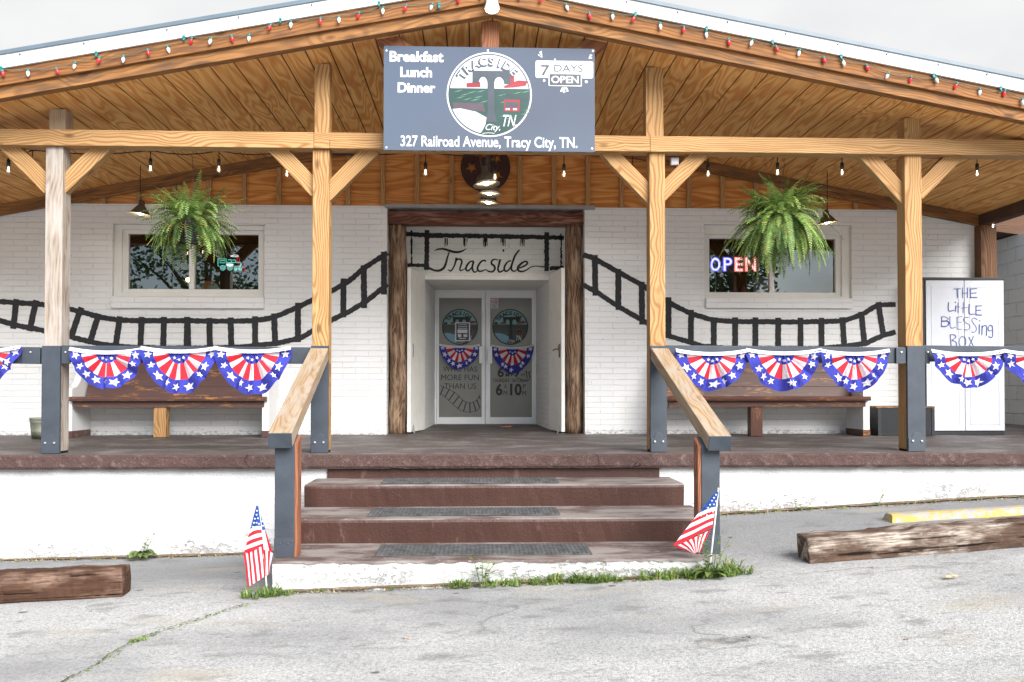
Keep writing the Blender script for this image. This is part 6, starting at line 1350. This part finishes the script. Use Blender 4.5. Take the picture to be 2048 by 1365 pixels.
tag(build(m, 'crack', rough_paint('mossy_crack', (0.085, 0.085, 0.035), (0.17, 0.12, 0.06), 0.5, 6, 0.6, 0.95)), 'mossy crack running across the asphalt from the left corner of the steps', 'crack', kind='stuff')
m = MB()
for p in q[::1]: blades(m, (p.x, p.y, 0), .018, 2 if g.random() < .6 else 5, .005, .018, g, .8)
pm = cp_[8]; blades(m, (pm.x, pm.y, 0), .05, 60, .015, .04, g)
tag(build(m, 'moss', GRASSM, M=Matrix.Translation(cp_[7])), 'tiny grass and moss growing in the crack of the asphalt', 'moss', kind='stuff')
# broad leaved weeds
def weed(u_, v_, Y, n, r, h, seed, lab, stems=0):
    g = random.Random(seed); p0 = at(u_, v_, Y); c = Vector((p0.x, Y, gz(p0.x, Y) + .006)); t = thing('weed', c, lab, 'weed'); m = MB(); st = MB()
    for i in range(n):
        az = g.uniform(math.pi * .95, math.pi * 2.05); d = Vector((math.cos(az), math.sin(az), 0)); e = R(g.uniform(30, 80)); L_ = g.uniform(.6, 1) * r; w = L_ * g.uniform(.15, .24); s = Vector((-d.y, d.x, 0)); rows = []
        for k in range(6):
            q_ = k / 5; p = c + d * L_ * (.25 + .75 * q_) * math.cos(e * (1 - q_ * .7)) + Vector((0, 0, L_ * (.25 + .75 * q_) * math.sin(e * (1 - q_ * .8)))); ww = w * math.sin(math.pi * min(1, q_ * .92 + .06)) ** .8 * (1 + .12 * (k % 2)); rows.append((p - s * ww + Vector((0, 0, ww * .3)), p, p + s * ww + Vector((0, 0, ww * .3))))
        m.add([x for r_ in rows for x in r_], [(k * 3 + q_, k * 3 + q_ + 1, (k + 1) * 3 + q_ + 1, (k + 1) * 3 + q_) for k in range(5) for q_ in (0, 1)]); st.tube([c, rows[0][1]], .0028, 4)
    for i in range(stems):
        x = g.uniform(-.05, .08); top = c + Vector((x * 1.8, g.uniform(-.03, 0), h * g.uniform(.7, 1))); st.tube([c + Vector((x * .4, 0, 0)), c + Vector((x, -.01, h * .5)), top], [.003, .0025, .0015], 4)
        for k in range(7):
            q_ = .3 + .7 * k / 6; p = c.lerp(top, q_); az = k * 2.4 + i; d = Vector((math.cos(az), math.sin(az) * .5, .35)); s = Vector((-d.y, d.x, 0)).normalized() * .014; L_ = .055 * (1.2 - q_ * .5); m.add([p, p + d * L_ * .5 - s, p + d * L_, p + d * L_ * .5 + s], [(0, 1, 2, 3)])
    build(m, 'leaves', WEEDM, t, smooth=True); build(st, 'stem', WEEDM, t)
weed(280, 1114, 7.70, 17, .17, .2, 2, 'broad leaved weed at the foot of the white wall above the dark tie', 2)
weed(1420, 1108, 5.78, 7, .15, .30, 6, 'leafy weed beside the flag on the right', 5)
weed(965, 1166, 5.80, 2, .06, .20, 9, 'thin brownish weed against the middle of the step base', 4)
for i, (u_, v_) in enumerate(((1598, 1030), (1755, 1020))): weed(u_, v_, 7.72, 3, .07, .13, 20 + i, ['thin weed at the foot of the right wall, nearest the steps', 'thin weed at the foot of the right wall, behind the start of the yellow stop'][i], 1)
def deadleaf(u_, v_, r, col, lab, seed):
    g = random.Random(seed); z = gz(1.5, 5); p = atz(u_, v_, z); p = atz(u_, v_, gz(p.x, p.y)); p.z = gz(p.x, p.y) + .016; m = MB(); n = 14; a0_ = g.uniform(0, 6)
    m.add([p + Vector((0, 0, .008))] + [p + Vector((r * (1.3 if i % 2 else .75) * math.cos(a0_ + 6.283 * i / n), .5 * r * (1.3 if i % 3 else .7) * math.sin(a0_ + 6.283 * i / n), g.uniform(0, .012))) for i in range(n)], [(0, 1 + i, 1 + (i + 1) % n) for i in range(n)])
    tag(build(m, 'dead_leaf', plain('dead_leaf_' + str(seed), col, 0.8, var=.2, scale=40)), lab, 'leaf')
deadleaf(1901, 1145, .045, (0.50, 0.40, 0.22), 'pale tan fallen leaf on the asphalt in front of the bleached tie', 1)
deadleaf(1742, 1133, .016, (0.20, 0.12, 0.08), 'small brown fallen leaf right against the bleached tie', 2)
deadleaf(1812, 1287, .012, (0.20, 0.10, 0.05), 'tiny brown fallen leaf on the open asphalt at the right', 3)
deadleaf(812, 1287, .018, (0.35, 0.15, 0.08), 'rust coloured fallen leaf on the open asphalt at the left', 4)
deadleaf(1493, 1285, .022, (0.07, 0.065, 0.06), 'dark flat fallen leaf on the asphalt below the right flag', 5)

# ------------------------------------------------------------------ trees across the road (mirrored in the windows)
TLEAF = leaf('tree_leaves', (0.035, 0.075, 0.02), (0.10, 0.17, 0.05))
BARK = plain('tree_bark', (0.10, 0.08, 0.06), 0.9, 0.2, var=.3, scale=8, bump=.6)
for i, (x, y, h, r, lab) in enumerate(((-6.5, -19, 9.5, 3.6, 'broad leafy tree across the road, nearest the middle'), (-12.5, -21, 11, 4.2, 'tallest leafy tree across the road'), (-18.5, -18, 9, 3.8, 'leafy tree farthest along the road from the middle'), (11.5, -19, 11.0, 2.1, 'unseen slender leafy tree added to darken the window reflection by the lit sign'))):  # the slender tree is added only to darken the right window's reflection
    g = random.Random(50 + i); z0 = gz(x, y); t = thing('roadside_tree', (x, y, z0), lab, 'tree', 'trees across the road')
    m = MB(); m.tube([(x, y, z0 - .1), (x + .1, y, z0 + h * .3), (x - .1, y + .1, z0 + h * .7)], [.26, .2, .08], 10)
    for k in range(7): a = k * .9; m.tube([(x, y, z0 + h * (.25 + .05 * k)), (x + r * .5 * math.cos(a), y + r * .5 * math.sin(a), z0 + h * (.45 + .05 * k)), (x + r * .85 * math.cos(a), y + r * .85 * math.sin(a), z0 + h * (.52 + .06 * k))], [.10, .06, .02], 6)
    build(m, 'trunk', BARK, t)
    m = MB()
    for k in range(70):
        a, e, q = g.uniform(0, 6.28), g.uniform(-1, 1), g.uniform(.45, 1) ; c = Vector((x + r * q * math.cos(a) * math.sqrt(1 - e * e), y + r * q * math.sin(a) * math.sqrt(1 - e * e), z0 + h * .60 + h * .38 * q * e)); cr_ = g.uniform(.5, 1.0)
        for l in range(42):
            d = Vector((g.gauss(0, 1), g.gauss(0, 1), g.gauss(0, 1))).normalized() * cr_ * g.random() ** .4; p = c + d; u1 = Vector((g.gauss(0, 1), g.gauss(0, 1), g.gauss(0, .6))).normalized() * .13; u2 = u1.orthogonal().normalized() * .07
            m.add([p - u1, p + u2, p + u1, p - u2], [(0, 1, 2, 3)])
    build(m, 'crown', TLEAF, t)
